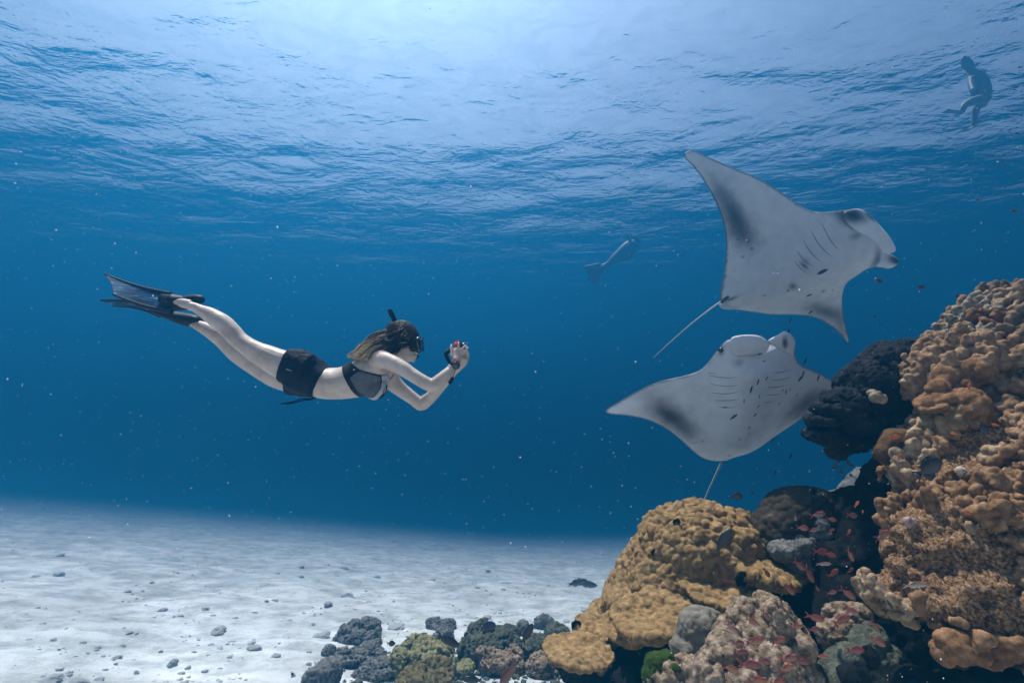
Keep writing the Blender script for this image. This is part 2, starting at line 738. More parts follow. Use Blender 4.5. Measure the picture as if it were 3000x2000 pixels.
def make_manta(label, z, p0, n, axis, outline, lobes, gills, tail, spots, eye, extra, bend, fins=(), dark_rim=0.012, gill=None, white=(0.56, 0.565, 0.575)):
    x0, y0, s = z
    Z = lambda pts: zpx(pts, x0, y0, s)
    root_loc = Vector(p0)
    leaf = Leaf(p0, n, Z(axis), bend=bend)
    length = np.linalg.norm(leaf.uv(Z(axis))[1] - leaf.uv(Z(axis))[0])
    bl = blotch(leaf, [(x0 + a / s, y0 + b / s, c / s, d / s, e, f) for a, b, c, d, e, f in spots])

    def thick(uv):
        u, w = uv[:, 0] / length, np.abs(uv[:, 1])
        body = 0.34 * np.exp(-(w / 0.36) ** 2) * smooth(-0.12, 0.25, u) * (1 - 0.45 * smooth(0.8, 1.1, u))
        return 0.035 + body + 0.07 * np.exp(-(w / 0.8) ** 2)

    def paint(uv, d, under):
        base = np.array(white)
        f = np.ones(len(uv))
        nz = fbm(np.c_[uv, np.zeros(len(uv))], 9.0, 3)
        for c, inv, amt in bl:
            q = (uv - c) @ inv.T
            r2 = (q ** 2).sum(1) * (1 + 0.25 * nz)
            f *= 1 - amt * np.exp(-np.clip(r2, 0, 50))
        f *= 1 - 0.85 * (1 - smooth(dark_rim * 0.4, dark_rim * 1.6, d + 0.004 * nz))
        col = base[None] * f[:, None]
        col = col * (1 + 0.06 * nz)[:, None]
        dorsal = np.array((0.022, 0.025, 0.032))[None] * (1 + 0.4 * nz)[:, None]
        return np.clip(np.where(under[:, None], col, dorsal), 0.004, 0.9)

    root = empty('manta_ray', root_loc)
    tag(root, label, 'manta ray', 'manta rays beside the reef')
    body = sheet('body', leaf, Z(outline), thick, 0.28, M_MANTA, 0.017, paint=paint, split=(0.4, 0.6))
    bvh = bvh_of(body)
    keep_parent(body, root)
    for pts, off, curl, tipdark in lobes:
        lf = Leaf(p0, n, Z(axis), bend=bend, offset=off)
        lf_uv = lf.uv(Z(pts))
        c0 = lf_uv.mean(0)
        spread = np.abs(lf_uv - c0).max()

        def paint2(uv, d, under, lf=lf, c0=c0, td=tipdark):
            nz = fbm(np.c_[uv, np.zeros(len(uv))], 12.0, 3)
            f = np.ones(len(uv))
            for c, inv, amt in blotch(lf, [(x0 + a / s, y0 + b / s, cc / s, dd / s, e, ff) for a, b, cc, dd, e, ff in td]):
                q = (uv - c) @ inv.T
                f *= 1 - amt * np.exp(-np.clip((q ** 2).sum(1) * (1 + 0.2 * nz), 0, 50) ** 1.5)
            col = np.array((0.58, 0.60, 0.63))[None] * f[:, None]
            dors = np.array((0.05, 0.055, 0.065))[None] * np.ones(len(uv))[:, None]
            return np.clip(np.where(under[:, None], col, dors), 0.005, 0.9)

        ob = sheet('cephalic_fin', lf, Z(pts), lambda uv: np.full(len(uv), 0.06), 0.08, M_MANTA, 0.014, paint=paint2)
        v = get_np(ob.data)
        v0 = lf.xyz(np.zeros((1, 2)), np.zeros(1))
        uu = (v - v.mean(0)) @ lf.u
        v = v - np.outer(curl * uu * np.abs(uu), lf.n)
        set_np(ob.data, v)
        keep_parent(ob, root)
    for g in gills:
        pts = [cast(bvh, *q, lift=0.001) for q in zpx(catmull(g, 14), x0, y0, s)]
        pts = np.array([p for p in pts if p is not None])
        if len(pts) < 4:
            continue
        rr = 0.0045 * np.sin(np.linspace(0.35, 3.0, len(pts)))
        v, f = tube(pts, rr, n=6)
        ob = mesh_obj('gill_slit', v, f, gill or M_GILL)
        keep_parent(ob, root)
    tp = []
    for i, (a, b, off) in enumerate(tail):
        q = zpx([(a, b)], x0, y0, s)[0]
        tp.append(np.array(on_plane(*q, Vector(p0) + Vector(n).normalized() * off, Vector(n))))
    v, f = tube(tp, np.linspace(0.013, 0.0035, len(tp)), n=8, steps=24)
    ob = mesh_obj('tail', v, f, flat_mat('tail_skin', (0.33, 0.34, 0.36), rough=0.6))
    keep_parent(ob, root)
    for pts, off, nm, mt in fins:
        lf = Leaf(p0, n, Z(axis), bend=bend, offset=off)
        ob = sheet(nm, lf, Z(pts), lambda uv: np.full(len(uv), 0.025), 0.03, mt, 0.014,
                   paint=lambda uv, d, under: np.tile((0.5, 0.52, 0.54), (len(uv), 1)))
        keep_parent(ob, root)
    for ex, ey, er in eye:
        q = zpx([(ex, ey)], x0, y0, s)[0]
        c = cast(bvh, *q, lift=-0.012)
        if c is not None:
            ob = MB().ell(c, (er, er, er)).build('eye', M_EYE)
            keep_parent(ob, root)
    return root, bvh


Z1 = (1880, 400, 2.376)
manta_a = make_manta(
    'large manta ray with long tail gliding with raised wing above the other manta',
    Z1, P(2290, 720, 5.4), (0.05, -0.86, -0.42), ((545, 1150), (1640, 770)),
    [(295, 130), (312, 106), (345, 97), (390, 110), (500, 160), (640, 220), (760, 270), (870, 325), (950, 378), (1040, 440),
     (1120, 490), (1200, 521), (1290, 524), (1400, 512), (1480, 508), (1540, 525), (1600, 580), (1640, 650), (1665, 740), (1662, 820), (1640, 893),
     (1540, 930), (1480, 972), (1425, 1010), (1402, 1060), (1395, 1140), (1402, 1230), (1420, 1320), (1438, 1400), (1441, 1450),
     (1412, 1412), (1350, 1343), (1270, 1290), (1180, 1252), (1060, 1240), (900, 1238), (780, 1222), (660, 1206), (590, 1204), (560, 1185),
     (548, 1150), (550, 1080), (565, 1000), (580, 900), (588, 800), (588, 720), (575, 630), (555, 560), (525, 480), (480, 390), (420, 290), (360, 210), (312, 162)],
    [([(1395, 530), (1480, 503), (1540, 514), (1600, 560), (1680, 640), (1740, 710), (1773, 765), (1779, 798), (1745, 812), (1712, 815),
       (1650, 778), (1570, 715), (1490, 660), (1420, 600)], 0.10, 0.3, [(1455, 548, 100, 56, 8, 0.985), (1590, 552, 60, 20, 40, 0.9), (1520, 515, 40, 14, 20, -0.4)]),
     ([(1560, 860), (1620, 800), (1680, 800), (1740, 822), (1788, 852), (1799, 870), (1780, 896), (1720, 919), (1672, 910), (1620, 902)], -0.05, 0.3,
      [(1765, 862, 72, 34, 20, 0.97)])],
    [[(1250, 600), (1290, 680), (1330, 745), (1375, 792)], [(1175, 650), (1220, 730), (1265, 785), (1320, 835)],
     [(1122, 718), (1165, 790), (1210, 840), (1258, 880)], [(1082, 795), (1120, 850), (1160, 885), (1202, 910)], [(1060, 865), (1085, 895), (1120, 930), (1155, 955)]],
    [(552, 1150, 0.0), (480, 1200, 0.02), (350, 1300, 0.05), (200, 1430, 0.05), (80, 1540, 0.08)],
    [(640, 555, 200, 88, 62, 0.88), (545, 385, 130, 45, 62, 0.5), (690, 670, 110, 80, 50, 0.6), (1270, 1215, 170, 55, 18, 0.8), (1390, 1330, 110, 45, 65, 0.45),
     (988, 1018, 30, 24, 0, 0.75), (957, 1047, 9, 9, 0, 0.9), (1070, 880, 28, 12, 45, 0.85), (1215, 1057, 10, 8, 0, 0.85), (1285, 1052, 7, 6, 0, 0.8),
     (733, 622, 8, 8, 0, 0.85), (660, 712, 8, 8, 0, 0.85), (729, 728, 7, 7, 0, 0.85), (750, 775, 10, 9, 0, 0.9), (685, 832, 9, 8, 0, 0.85),
     (1425, 552, 85, 42, 8, 0.97), (1440, 680, 60, 22, -20, 0.5), (1590, 850, 40, 75, 10, 0.75), (1450, 1000, 120, 40, -30, 0.2),
     (600, 1118, 48, 9, -32, 0.85), (1090, 850, 25, 25, 0, 0.35)],
    [(1480, 553, 0.03)], None, 0.10,
    fins=[([(548, 1150), (575, 1120), (625, 1098), (632, 1106), (590, 1135), (556, 1165)], 0.06, 'dorsal_fin', M_DARKSKIN),
          ([(540, 1165), (600, 1160), (690, 1185), (640, 1204), (575, 1200), (548, 1190)], 0.05, 'pelvic_fin', M_MANTA)])

Z2 = (1750, 920, 2.704)
manta_b = make_manta(
    'smaller manta ray turning head up behind the dark overhanging rock',
    Z2, P(2150, 1240, 5.2), (-0.12, -0.80, -0.45), ((1000, 1150), (1330, 280)),
    [(66, 770), (80, 748), (160, 700), (280, 630), (420, 560), (540, 520), (680, 490), (800, 450), (860, 400), (910, 340), (948, 290), (985, 245), (1025, 208), (1090, 200), (1180, 240),
     (1280, 270), (1380, 245), (1450, 245), (1530, 250), (1560, 290), (1575, 355), (1612, 402), (1680, 430), (1760, 465), (1840, 512), (1930, 580), (1990, 640), (2010, 690), (1960, 700), (1880, 720), (1760, 755), (1640, 812),
     (1540, 880), (1400, 970), (1280, 1050), (1180, 1100), (1090, 1125), (1040, 1150), (1000, 1159), (960, 1162), (900, 1158), (830, 1135), (760, 1085), (680, 1010), (580, 930),
     (480, 870), (360, 825), (220, 800), (100, 790)],
    [([(1060, 190), (1130, 168), (1220, 165), (1290, 175), (1340, 205), (1361, 240), (1352, 280), (1320, 310), (1260, 318), (1150, 328), (1080, 330), (1050, 260)], 0.09, 0.5, []),
     ([(1352, 206), (1440, 160), (1470, 140), (1502, 140), (1550, 178), (1569, 222), (1562, 270), (1545, 320), (1480, 300), (1420, 262), (1370, 236)], 0.06, 0.5,
      [(1478, 222, 22, 48, 0, 0.93)])],
    [[(868, 462), (900, 468), (950, 473)], [(880, 485), (960, 498), (1040, 505), (1110, 498)], [(890, 550), (970, 566), (1050, 570), (1120, 560)], [(905, 622), (980, 630), (1060, 628), (1125, 612)],
     [(925, 682), (1000, 685), (1070, 682), (1120, 672)], [(960, 735), (1030, 740), (1100, 735)],
     [(1390, 462), (1460, 460), (1540, 435)], [(1375, 520), (1450, 520), (1530, 500)], [(1350, 580), (1430, 578), (1500, 560)], [(1330, 640), (1400, 640), (1470, 628)], [(1310, 700), (1350, 698), (1392, 688)]],
    [(990, 1158, 0.0), (930, 1290, 0.05), (870, 1420, 0.12), (835, 1505, 0.18), (800, 1590, 0.22)],
    [(190, 745, 150, 60, -15, -0.3), (560, 785, 185, 90, 32, 0.9), (680, 880, 140, 70, 40, 0.6), (1650, 690, 200, 85, -28, 0.85), (1560, 800, 120, 60, -35, 0.35),
     (975, 283, 22, 34, 20, 0.9), (1095, 350, 40, 24, -20, 0.45), (1260, 560, 150, 260, -8, 0.16), (738, 950, 6, 6, 0, 0.8), (775, 990, 7, 7, 0, 0.8), (818, 970, 7, 7, 0, 0.8), (757, 1003, 6, 6, 0, 0.7), (850, 932, 6, 6, 0, 0.8),
     (1028, 1074, 16, 8, 0, 0.85), (1160, 870, 8, 6, 0, 0.6), (1090, 918, 10, 7, 0, 0.6), (1260, 902, 8, 6, 0, 0.5), (785, 915, 6, 6, 0, 0.7)],
    [(975, 283, 0.028)], None, 0.09,
    fins=[([(1005, 1150), (1020, 1085), (1050, 1045), (1110, 1040), (1130, 1075), (1090, 1125), (1045, 1148)], 0.05, 'pelvic_fin', M_MANTA)], gill=flat_mat('pale_gill_skin', (0.30, 0.32, 0.345), rough=0.7), white=(0.62, 0.64, 0.67))


# ------------------------------------------------------------------ the swimmer
def Q(px, py, d):
    return np.array(P(px, py, d))


AX_D = np.array(FWD)          # away from the camera: across the swimmer's body
AX_U = np.array(UPV)
PXM = lambda d: d / FPX


def limb(mb, st, n=20, steps=None, power=2.0):
    """st: (px, py, depth, half-height in photo px, half-width in metres)"""
    c = np.array([Q(a, b, d) for a, b, d, h, w in st])
    rb = np.array([h * PXM(d) for a, b, d, h, w in st])
    ra = np.array([w for a, b, d, h, w in st])
    k = steps or 16 * len(st)
    t = np.linspace(0, 1, len(st))
    tt = np.linspace(0, 1, k)
    c2 = catmull(c, k)
    r1 = np.maximum(catmull(np.c_[ra, rb, rb], k), 0.002)
    v, f = loft(c2, r1[:, 0], r1[:, 1], AX_D, n, power=power)
    mb.add(v, f)
    return mb


Z4 = lambda x, y: (250 + x / 3.135, 740 + y / 3.135)
Z5 = lambda x, y: (780 + x / 3.675, 860 + y / 3.675)

NEAR_LEG = [(886, 1082, 2.92, 46, 0.095), (858, 1076, 2.92, 46, 0.092), (827, 1067, 2.915, 43, 0.085), (790, 1050, 2.91, 37.5, 0.075), (752, 1031, 2.905, 31.5, 0.066),
            (722, 1012, 2.90, 27, 0.057), (700, 996, 2.90, 26, 0.054), (675, 969, 2.90, 26.5, 0.055), (648, 944, 2.90, 26.5, 0.056), (618, 924, 2.90, 22.5, 0.048),
            (590, 910, 2.90, 16.5, 0.037), (568, 899, 2.895, 13.5, 0.030), (553, 897, 2.89, 13, 0.03)]
FAR_LEG = [(880, 1108, 3.09, 46, 0.09), (850, 1106, 3.09, 42, 0.088), (812, 1098, 3.10, 38, 0.08), (772, 1080, 3.11, 33.5, 0.07), (735, 1060, 3.12, 30, 0.062),
           (706, 1043, 3.12, 27, 0.056), (686, 1027, 3.12, 26, 0.054), (660, 1002, 3.12, 24.5, 0.053), (635, 981, 3.12, 23.5, 0.052), (606, 964, 3.12, 19.5, 0.043),
           (582, 953, 3.12, 14.5, 0.033), (565, 945, 3.12, 13, 0.029), (548, 938, 3.12, 13, 0.03)]
TORSO = [(862, 1084, 3.0, 50, 0.14), (878, 1090, 3.0, 56, 0.16), (905, 1101, 3.0, 54, 0.163), (930, 1114, 3.0, 49, 0.145), (950, 1121, 3.0, 46, 0.128), (975, 1123, 3.0, 46, 0.124),
         (1000, 1122, 3.0, 47, 0.126), (1025, 1117, 3.0, 50, 0.132), (1050, 1109, 3.0, 53, 0.138), (1078, 1096, 3.0, 54, 0.146), (1103, 1081, 3.0, 50, 0.152),
         (1125, 1066, 3.0, 41, 0.14), (1142, 1053, 3.0, 30, 0.095), (1156, 1042, 3.0, 24, 0.062), (1168, 1032, 3.0, 22, 0.053), (1180, 1018, 3.0, 22, 0.052)]


def body_shells(mb):
    limb(mb, NEAR_LEG)
    limb(mb, FAR_LEG)
    limb(mb, TORSO, n=28)
    # buttocks, bust
    mb.ell(Q(868, 1070, 2.93), (0.10, 0.085, 0.085))
    mb.ell(Q(862, 1076, 3.08), (0.10, 0.085, 0.085))
    for d in (2.935, 3.065):
        mb.ell(Q(1101, 1136, d), (0.062, 0.058, 0.066))
    # shoulders, arms
    mb.ell(Q(1120, 1053, 2.86), (0.064, 0.05, 0.056))
    mb.ell(Q(1128, 1068, 3.13), (0.06, 0.05, 0.055))
    limb(mb, [(1100, 1060, 2.90, 24, 0.05), (1124, 1055, 2.845, 25, 0.05), (1150, 1064, 2.82, 24, 0.047), (1178, 1078, 2.80, 22, 0.043), (1208, 1098, 2.79, 20, 0.039), (1240, 1117, 2.78, 19.5, 0.036),
              (1262, 1128, 2.78, 19, 0.036), (1274, 1128, 2.78, 17, 0.035)])
    limb(mb, [(1255, 1132, 2.78, 15, 0.034), (1274, 1126, 2.78, 20, 0.038), (1291, 1113, 2.79, 19.5, 0.039), (1307, 1097, 2.80, 16.5, 0.034), (1321, 1080, 2.82, 12.5, 0.028), (1331, 1065, 2.83, 10.5, 0.026), (1337, 1050, 2.84, 11, 0.03)])
    limb(mb, [(1128, 1078, 3.10, 26, 0.05), (1145, 1112, 3.17, 26, 0.05), (1165, 1133, 3.19, 23, 0.045), (1190, 1152, 3.20, 20, 0.04), (1214, 1170, 3.20, 18.5, 0.037), (1232, 1184, 3.20, 18, 0.036), (1240, 1187, 3.2, 15, 0.034)])
    limb(mb, [(1222, 1190, 3.20, 13, 0.034), (1238, 1182, 3.20, 19, 0.037), (1258, 1166, 3.18, 18, 0.038), (1282, 1142, 3.14, 16, 0.035), (1304, 1119, 3.10, 13, 0.029), (1322, 1098, 3.06, 11, 0.026), (1336, 1080, 3.03, 12, 0.03)])
    # head: skull, face, jaw, nose, lips, chin, ears
    mb.ell(Q(1178, 997, 3.0), (0.092, 0.074, 0.094))
    mb.ell(Q(1192, 1012, 3.0), (0.062, 0.064, 0.088))
    mb.ell(Q(1198, 1040, 3.0), (0.043, 0.048, 0.042))
    mb.ell(Q(1211, 1054, 3.0), (0.014, 0.018, 0.014))
    mb.ell(Q(1217, 1041, 3.0), (0.012, 0.022, 0.008))
    mb.ell(Q(1216, 1046, 3.0), (0.012, 0.020, 0.008))
    mb.ell(Q(1221, 1030, 3.0), (0.017, 0.014, 0.014))
    mb.ell(Q(1219, 1022, 3.0), (0.012, 0.010, 0.025))
    for d in (2.925, 3.075):
        mb.ell(Q(1176, 1010, d), (0.016, 0.010, 0.03))
    # hands: palms and fingers
    hd = 2.85
    limb(mb, [(1332, 1062, 2.835, 10, 0.026), (1337, 1050, 2.84, 13.5, 0.022), (1340, 1038, 2.85, 16, 0.019), (1343, 1028, 2.855, 15.5, 0.016), (1345, 1021, 2.86, 12, 0.012)], n=16)
    F = [([(1325, 1036, hd), (1322, 1025, hd - .004), (1322, 1016, hd), (1323, 1009.5, hd + .012)], 4.0),
         ([(1342, 1028, hd + .004), (1343, 1016, hd), (1343.3, 1008, hd + .002), (1343.5, 1002, hd + .014)], 4.2),
         ([(1350, 1029, hd + .004), (1355, 1019, hd - .004), (1360.5, 1014, hd), (1366, 1012.5, hd + .02)], 3.9),
         ([(1356, 1034, hd + .006), (1363, 1027, hd - .002), (1368, 1021, hd), (1372, 1019.5, hd + .02)], 3.4),
         ([(1330, 1046, hd + .01), (1322, 1038, hd + .03), (1322, 1028, hd + .05), (1328, 1020, hd + .06)], 4.2)]
    for pts, r in F:
        p = np.array([Q(*q) for q in pts])
        v, f = tube(p, np.array([1.08, 1.0, 0.95, 0.8]) * r * PXM(hd), n=10, steps=12)
        mb.add(v, f)
        mb.ell(p[-1], (0.8 * r * PXM(hd),) * 3, sub=2)
    hd = 3.0
    limb(mb, [(1332, 1086, 3.035, 11, 0.026), (1344, 1072, 3.01, 14, 0.022), (1354, 1058, 3.0, 16, 0.019), (1360, 1046, 2.99, 15, 0.016)], n=16)
    G = [([(1350, 1050, hd), (1346, 1038, hd), (1344, 1024, hd - .02), (1340, 1016, hd - .05)], 4.0),
         ([(1357, 1048, hd), (1356, 1036, hd), (1354, 1024, hd - .02), (1351, 1016, hd - .05)], 4.2),
         ([(1364, 1048, hd), (1365, 1037, hd), (1364, 1028, hd - .02), (1361, 1022, hd - .05)], 4.0),
         ([(1370, 1051, hd), (1372, 1042, hd), (1371, 1034, hd - .02), (1368, 1029, hd - .045)], 3.5),
         ([(1340, 1062, hd), (1332, 1050, hd - .02), (1330, 1040, hd - .04), (1334, 1033, hd - .055)], 4.3)]
    for pts, r in G:
        p = np.array([Q(*q) for q in pts])
        v, f = tube(p, np.array([1.08, 1.0, 0.95, 0.8]) * r * PXM(hd), n=10, steps=12)
        mb.add(v, f)
        mb.ell(p[-1], (0.8 * r * PXM(hd),) * 3, sub=2)
    # feet inside the fin pockets
    limb(mb, [(560, 893, 2.90, 14, 0.032), (538, 888, 2.90, 14, 0.036), (515, 886, 2.90, 12, 0.042), (495, 884, 2.90, 8, 0.04)])
    limb(mb, [(556, 940, 3.12, 12, 0.032), (534, 934, 3.12, 12, 0.036), (512, 930, 3.12, 10, 0.042), (492, 926, 3.12, 7, 0.04)])
    return mb


def cut_faces(ob, keep):
    """keep only faces for which keep(centroids) is true"""
    me = ob.data
    v = get_np(me)
    bm = bmesh.new()
    bm.from_mesh(me)
    bm.faces.ensure_lookup_table()
    c = np.array([f.calc_center_median()[:] for f in bm.faces])
    k = keep(c)
    bmesh.ops.delete(bm, geom=[bm.faces[i] for i in np.where(~k)[0]], context='FACES')
    for _ in range(8):
        mv = []
        for v_ in bm.verts:
            nb = [e.other_vert(v_) for e in v_.link_edges if e.is_boundary]
            if len(nb) == 2:
                mv.append((v_, v_.co * 0.4 + (nb[0].co + nb[1].co) * 0.3))
        for v_, c_ in mv:
            v_.co = c_
    bm.to_mesh(me)
    bm.free()
    me.update()


def to_px(v):
    q = (np.asarray(v) - np.array(CAM)) @ np.array(CR)
    return np.stack([W / 2 + q[:, 0] / -q[:, 2] * FPX, H / 2 - q[:, 1] / -q[:, 2] * FPX], -1)


def flat_px(v, d0=3.0):
    """side-on coordinates: the swimmer's own length and height, whatever the distance across the body"""
    q = (np.asarray(v) - np.array(CAM)) @ np.array(CR)
    return np.stack([W / 2 + q[:, 0] / d0 * FPX, H / 2 - q[:, 1] / d0 * FPX], -1)


def in_poly(q, poly):
    ins = np.zeros(len(q), bool)
    n = len(poly)
    for i in range(n):
        x1, y1 = poly[i]
        x2, y2 = poly[(i + 1) % n]
        cond = (y1 > q[:, 1]) != (y2 > q[:, 1])
        xi = x1 + (q[:, 1] - y1) / ((y2 - y1) or 1e-9) * (x2 - x1)
        ins ^= cond & (q[:, 0] < xi)
    return ins


def skin_mat():
    m = noise_mat('fair_skin', [(0.3, (0.33, 0.25, 0.205)), (0.5, (0.43, 0.345, 0.29)), (0.7, (0.49, 0.405, 0.35))], scale=11.0, rough=0.5, bump=0.06, bscale=220.0, bdist=0.002, spec=0.35)
    b = m.node_tree.nodes['Principled BSDF']
    b.inputs['Subsurface Weight'].default_value = 0.12
    b.inputs['Subsurface Radius'].default_value = (0.012, 0.006, 0.004)
    b.inputs['Subsurface Scale'].default_value = 0.5
    return m


M_SKIN = skin_mat()
M_SHORTS = noise_mat('navy_black_nylon', [(0.3, (0.006, 0.008, 0.014)), (0.7, (0.012, 0.015, 0.026))], scale=9, rough=0.65, bump=0.5, bscale=26, bdist=0.01, spec=0.06)
M_BLACK = flat_mat('black_rubber', (0.008, 0.009, 0.011), rough=0.55, spec=0.12)
M_BLACKGLOSS = flat_mat('black_gloss_plastic', (0.012, 0.013, 0.016), rough=0.18, spec=0.5)
M_GREYCLOTH = noise_mat('grey_swim_fabric', [(0.3, (0.055, 0.06, 0.07)), (0.7, (0.085, 0.09, 0.10))], scale=60, rough=0.8, bump=0.2, bscale=300, bdist=0.002)
M_PALECLOTH = flat_mat('pale_grey_trim', (0.32, 0.33, 0.35), rough=0.8)
M_RED = flat_mat('red_band', (0.55, 0.03, 0.04), rough=0.5)
M_STEEL = flat_mat('steel', (0.5, 0.5, 0.5), rough=0.25, metal=1.0)


def build_swimmer():
    root = empty('person', P(950, 1150, 3.0))
    tag(root, 'freediver in black shorts and bikini top holding a camera towards the manta rays', 'person', 'people in the water')
    ob = body_shells(MB()).build('body', M_SKIN)
    remesh(ob, 0.005, smooth_it=3, factor=0.5)
    v = get_np(ob.data)
    n = get_normals(ob.data)
    # navel line, rib and shoulder-blade relief
    v = v + n * (0.0016 * fbm(v, 14.0, 3))[:, None]
    set_np(ob.data, v)
    keep_parent(ob, root)

    # ---- shorts
    mb = MB()
    limb(mb, [(868, 1084, 3.0, 54, 0.155), (885, 1092, 3.0, 61, 0.175), (908, 1102, 3.0, 57, 0.172), (930, 1114, 3.0, 51.5, 0.152), (949, 1121, 3.0, 48.5, 0.135)], n=36)
    limb(mb, [(905, 1088, 2.92, 50, 0.105), (872, 1079, 2.92, 53, 0.107), (850, 1072, 2.915, 52, 0.104), (834, 1067, 2.912, 51, 0.10)], n=30)
    limb(mb, [(900, 1112, 3.09, 50, 0.10), (862, 1108, 3.09, 50, 0.103), (842, 1102, 3.095, 48, 0.10), (824, 1096, 3.10, 47, 0.096)], n=30)
    mb.ell(Q(872, 1068, 2.93), (0.115, 0.10, 0.10))
    mb.ell(Q(866, 1074, 3.08), (0.115, 0.10, 0.10))
    sh = mb.build('shorts', M_SHORTS)
    remesh(sh, 0.006, smooth_it=2)
    q = flat_px(get_np(sh.data))
    hem = lambda y: 836 - 0.10 * (y - 1025) + np.where(np.abs(y - 1075) < 9, -2.5, 0)
    cut_faces(sh, lambda c: (lambda p: (p[:, 0] > 829 - 0.03 * (p[:, 1] - 1025) + 2.0 * np.sin(p[:, 1] * 0.18)) & ((p[:, 0] - 927) * 91 + (p[:, 1] - 1167) * 42 < 60))(flat_px(c)))
    v = get_np(sh.data)
    n = get_normals(sh.data)
    w = fbm(v * (1.0, 1.0, 0.55), 11.0, 3)
    v = v + n * (0.006 * w + 0.003 * np.abs(fbm(v, 24.0, 2)))[:, None]
    set_np(sh.data, v)
    keep_parent(sh, root)
    body_ws = bvh_of(ob)
    # waistband and drawstring
    mb = MB()
    for off in (0, 1):
        p = [Q(927, 1164, 2.97), Q(910, 1168 + 2 * off, 2.93), Q(885, 1168 + 5 * off, 2.90), Q(855, 1177 + 4 * off, 2.88), Q(823 + 4 * off, 1183 - off, 2.87)]
        mb.add(*tube(p, 0.0042, n=6, steps=18))
    ds = mb.build('drawstring', M_SHORTS)
    ds.parent = sh
    # small woven tag with pale lettering on the side seam
    bv = bvh_of(sh)
    mb = MB()
    for i in range(6):
        a = cast(bv, 839.5 + i * 2.7, 1081 + i * 0.9, 0.002)
        if a is not None:
            mb.box(a, (0.0042, 0.002, 0.0045 if i % 2 else 0.0055), Euler((0, 0.3, 0)))
    lt = mb.build('lettering', M_PALECLOTH, shade=False)
    lt.parent = sh

    # ---- bikini top
    def torso_shell():
        t = MB()
        limb(t, [(a, b, d, h * 1.03, w * 1.035) for a, b, d, h, w in TORSO[4:12]], n=28)
        for d in (2.935, 3.065):
            t.ell(Q(1101, 1136, d), (0.068, 0.064, 0.072))
        return t
    zp = lambda pts: [Z5(*p) for p in pts]
    band = zp([(835, 758), (905, 708), (1090, 805), (1290, 862), (1345, 870), (1330, 960), (1305, 1070), (1255, 1155), (1180, 1195), (1085, 1150), (1030, 1115), (960, 960), (890, 830)])
    cup = zp([(985, 885), (1085, 815), (1285, 875), (1283, 1000), (1240, 1065), (1180, 1100), (1100, 1100), (1058, 1045), (1020, 955)])
    trim = zp([(1296, 870), (1345, 868), (1330, 970), (1300, 1060), (1240, 1120), (1160, 1140), (1090, 1115), (1110, 1098), (1190, 1103), (1245, 1070), (1290, 1000)])
    for nm, poly, mat_, off in (('band', band, M_BLACK, 0.001), ('cup', cup, M_GREYCLOTH, 0.0045), ('trim', trim, M_PALECLOTH, 0.0035)):
        t = torso_shell().build('bikini_top' if nm == 'band' else nm, mat_)
        remesh(t, 0.004, smooth_it=3)
        v = get_np(t.data)
        set_np(t.data, v + get_normals(t.data) * off)
        cut_faces(t, lambda c, poly=poly: in_poly(flat_px(c), poly))
        if nm == 'band':
            bk = t
            keep_parent(t, root)
        else:
            t.parent = bk

    # ---- hair
    strands = MB()
    cols = []
    rng = np.random.default_rng(21)
    def lock(k, dd, jit):
        j = lambda q: rng.normal(0, q * jit)
        end = Z5(900 + 250 * k + j(18), 668 + 62 * k ** 0.6 + j(12))
        m1 = Z5(1310 + 75 * k + j(18), 408 + 200 * k + j(18))
        m2 = Z5(1175 + 100 * k + j(18), 452 + 200 * k + j(18))
        m3 = Z5(1030 + 150 * k + j(14), 560 + 130 * k + j(14))
        r0 = Z5(1430 + 60 * k + j(30), 345 + 190 * k + j(20))
        w_ = 0.6 + 0.4 * k
        return [Q(*r0, 2.985 - 0.055 * k + dd), Q(*m1, 2.975 - 0.04 * k + dd), Q(*m2, 2.955 - 0.02 * k + dd * 1.1), Q(*m3, 2.94 + dd * 1.3), Q(*end, 2.93 + dd * 1.5)]
    dark = np.array((0.020, 0.014, 0.010))
    for i in range(2300):
        k = rng.uniform(0, 1)
        dd = abs(rng.normal(0, 0.05)) * rng.choice((-0.5, 1.3))
        L = catmull(lock(k, dd, 1.0), 10)
        r0 = rng.uniform(0.0015, 0.003)
        v, f = tube(L, np.linspace(r0, r0 * 0.35, 10), n=3)
        strands.add(v, f)
        tt = np.repeat(np.linspace(0, 1, 10), 3)
        tone = 0.5 + 0.5 * math.sin(k * 37.0 + dd * 60.0)
        tip = np.array((0.62, 0.47, 0.28)) * (0.3 + 0.95 * tone) * rng.uniform(0.7, 1.2)
        st = 0.28 + 0.35 * (1 - tone) + rng.uniform(-0.06, 0.06)
        cols.append(dark + (tip - dark) * smooth(st, st + 0.4, tt)[:, None])
    # crown hair lying round the skull
    for i in range(1100):
        th = rng.uniform(-0.9, 2.5)
        lat = rng.uniform(-1.0, 1.0)
        ctr = Q(1177, 995, 3.0)
        pts = []
        for j in range(7):
            a = 0.12 + (j / 6.0) * rng.uniform(1.9, 2.5)
            y = lat * 0.072
            cr = math.sqrt(max(0.05, 1 - (lat * 0.85) ** 2))
            rad = 1.05 + 0.05 * math.sin(i) + 0.015 * j
            p = ctr + np.array((math.cos(a) * 0.098 * cr * rad, 0, 0)) + AX_U * math.sin(a) * 0.103 * cr * rad + AX_D * y * 1.12
            pts.append(p)
        L = catmull(pts, 9)
        r0 = rng.uniform(0.0014, 0.0026)
        v, f = tube(L, np.linspace(r0, r0 * 0.7, 9), n=4)
        strands.add(v, f)
        c = np.array((0.020, 0.014, 0.010)) * rng.uniform(0.6, 2.2)
        if rng.random() < 0.12:
            c = np.array((0.11, 0.075, 0.045))
        cols.append(np.tile(c, (36, 1)))
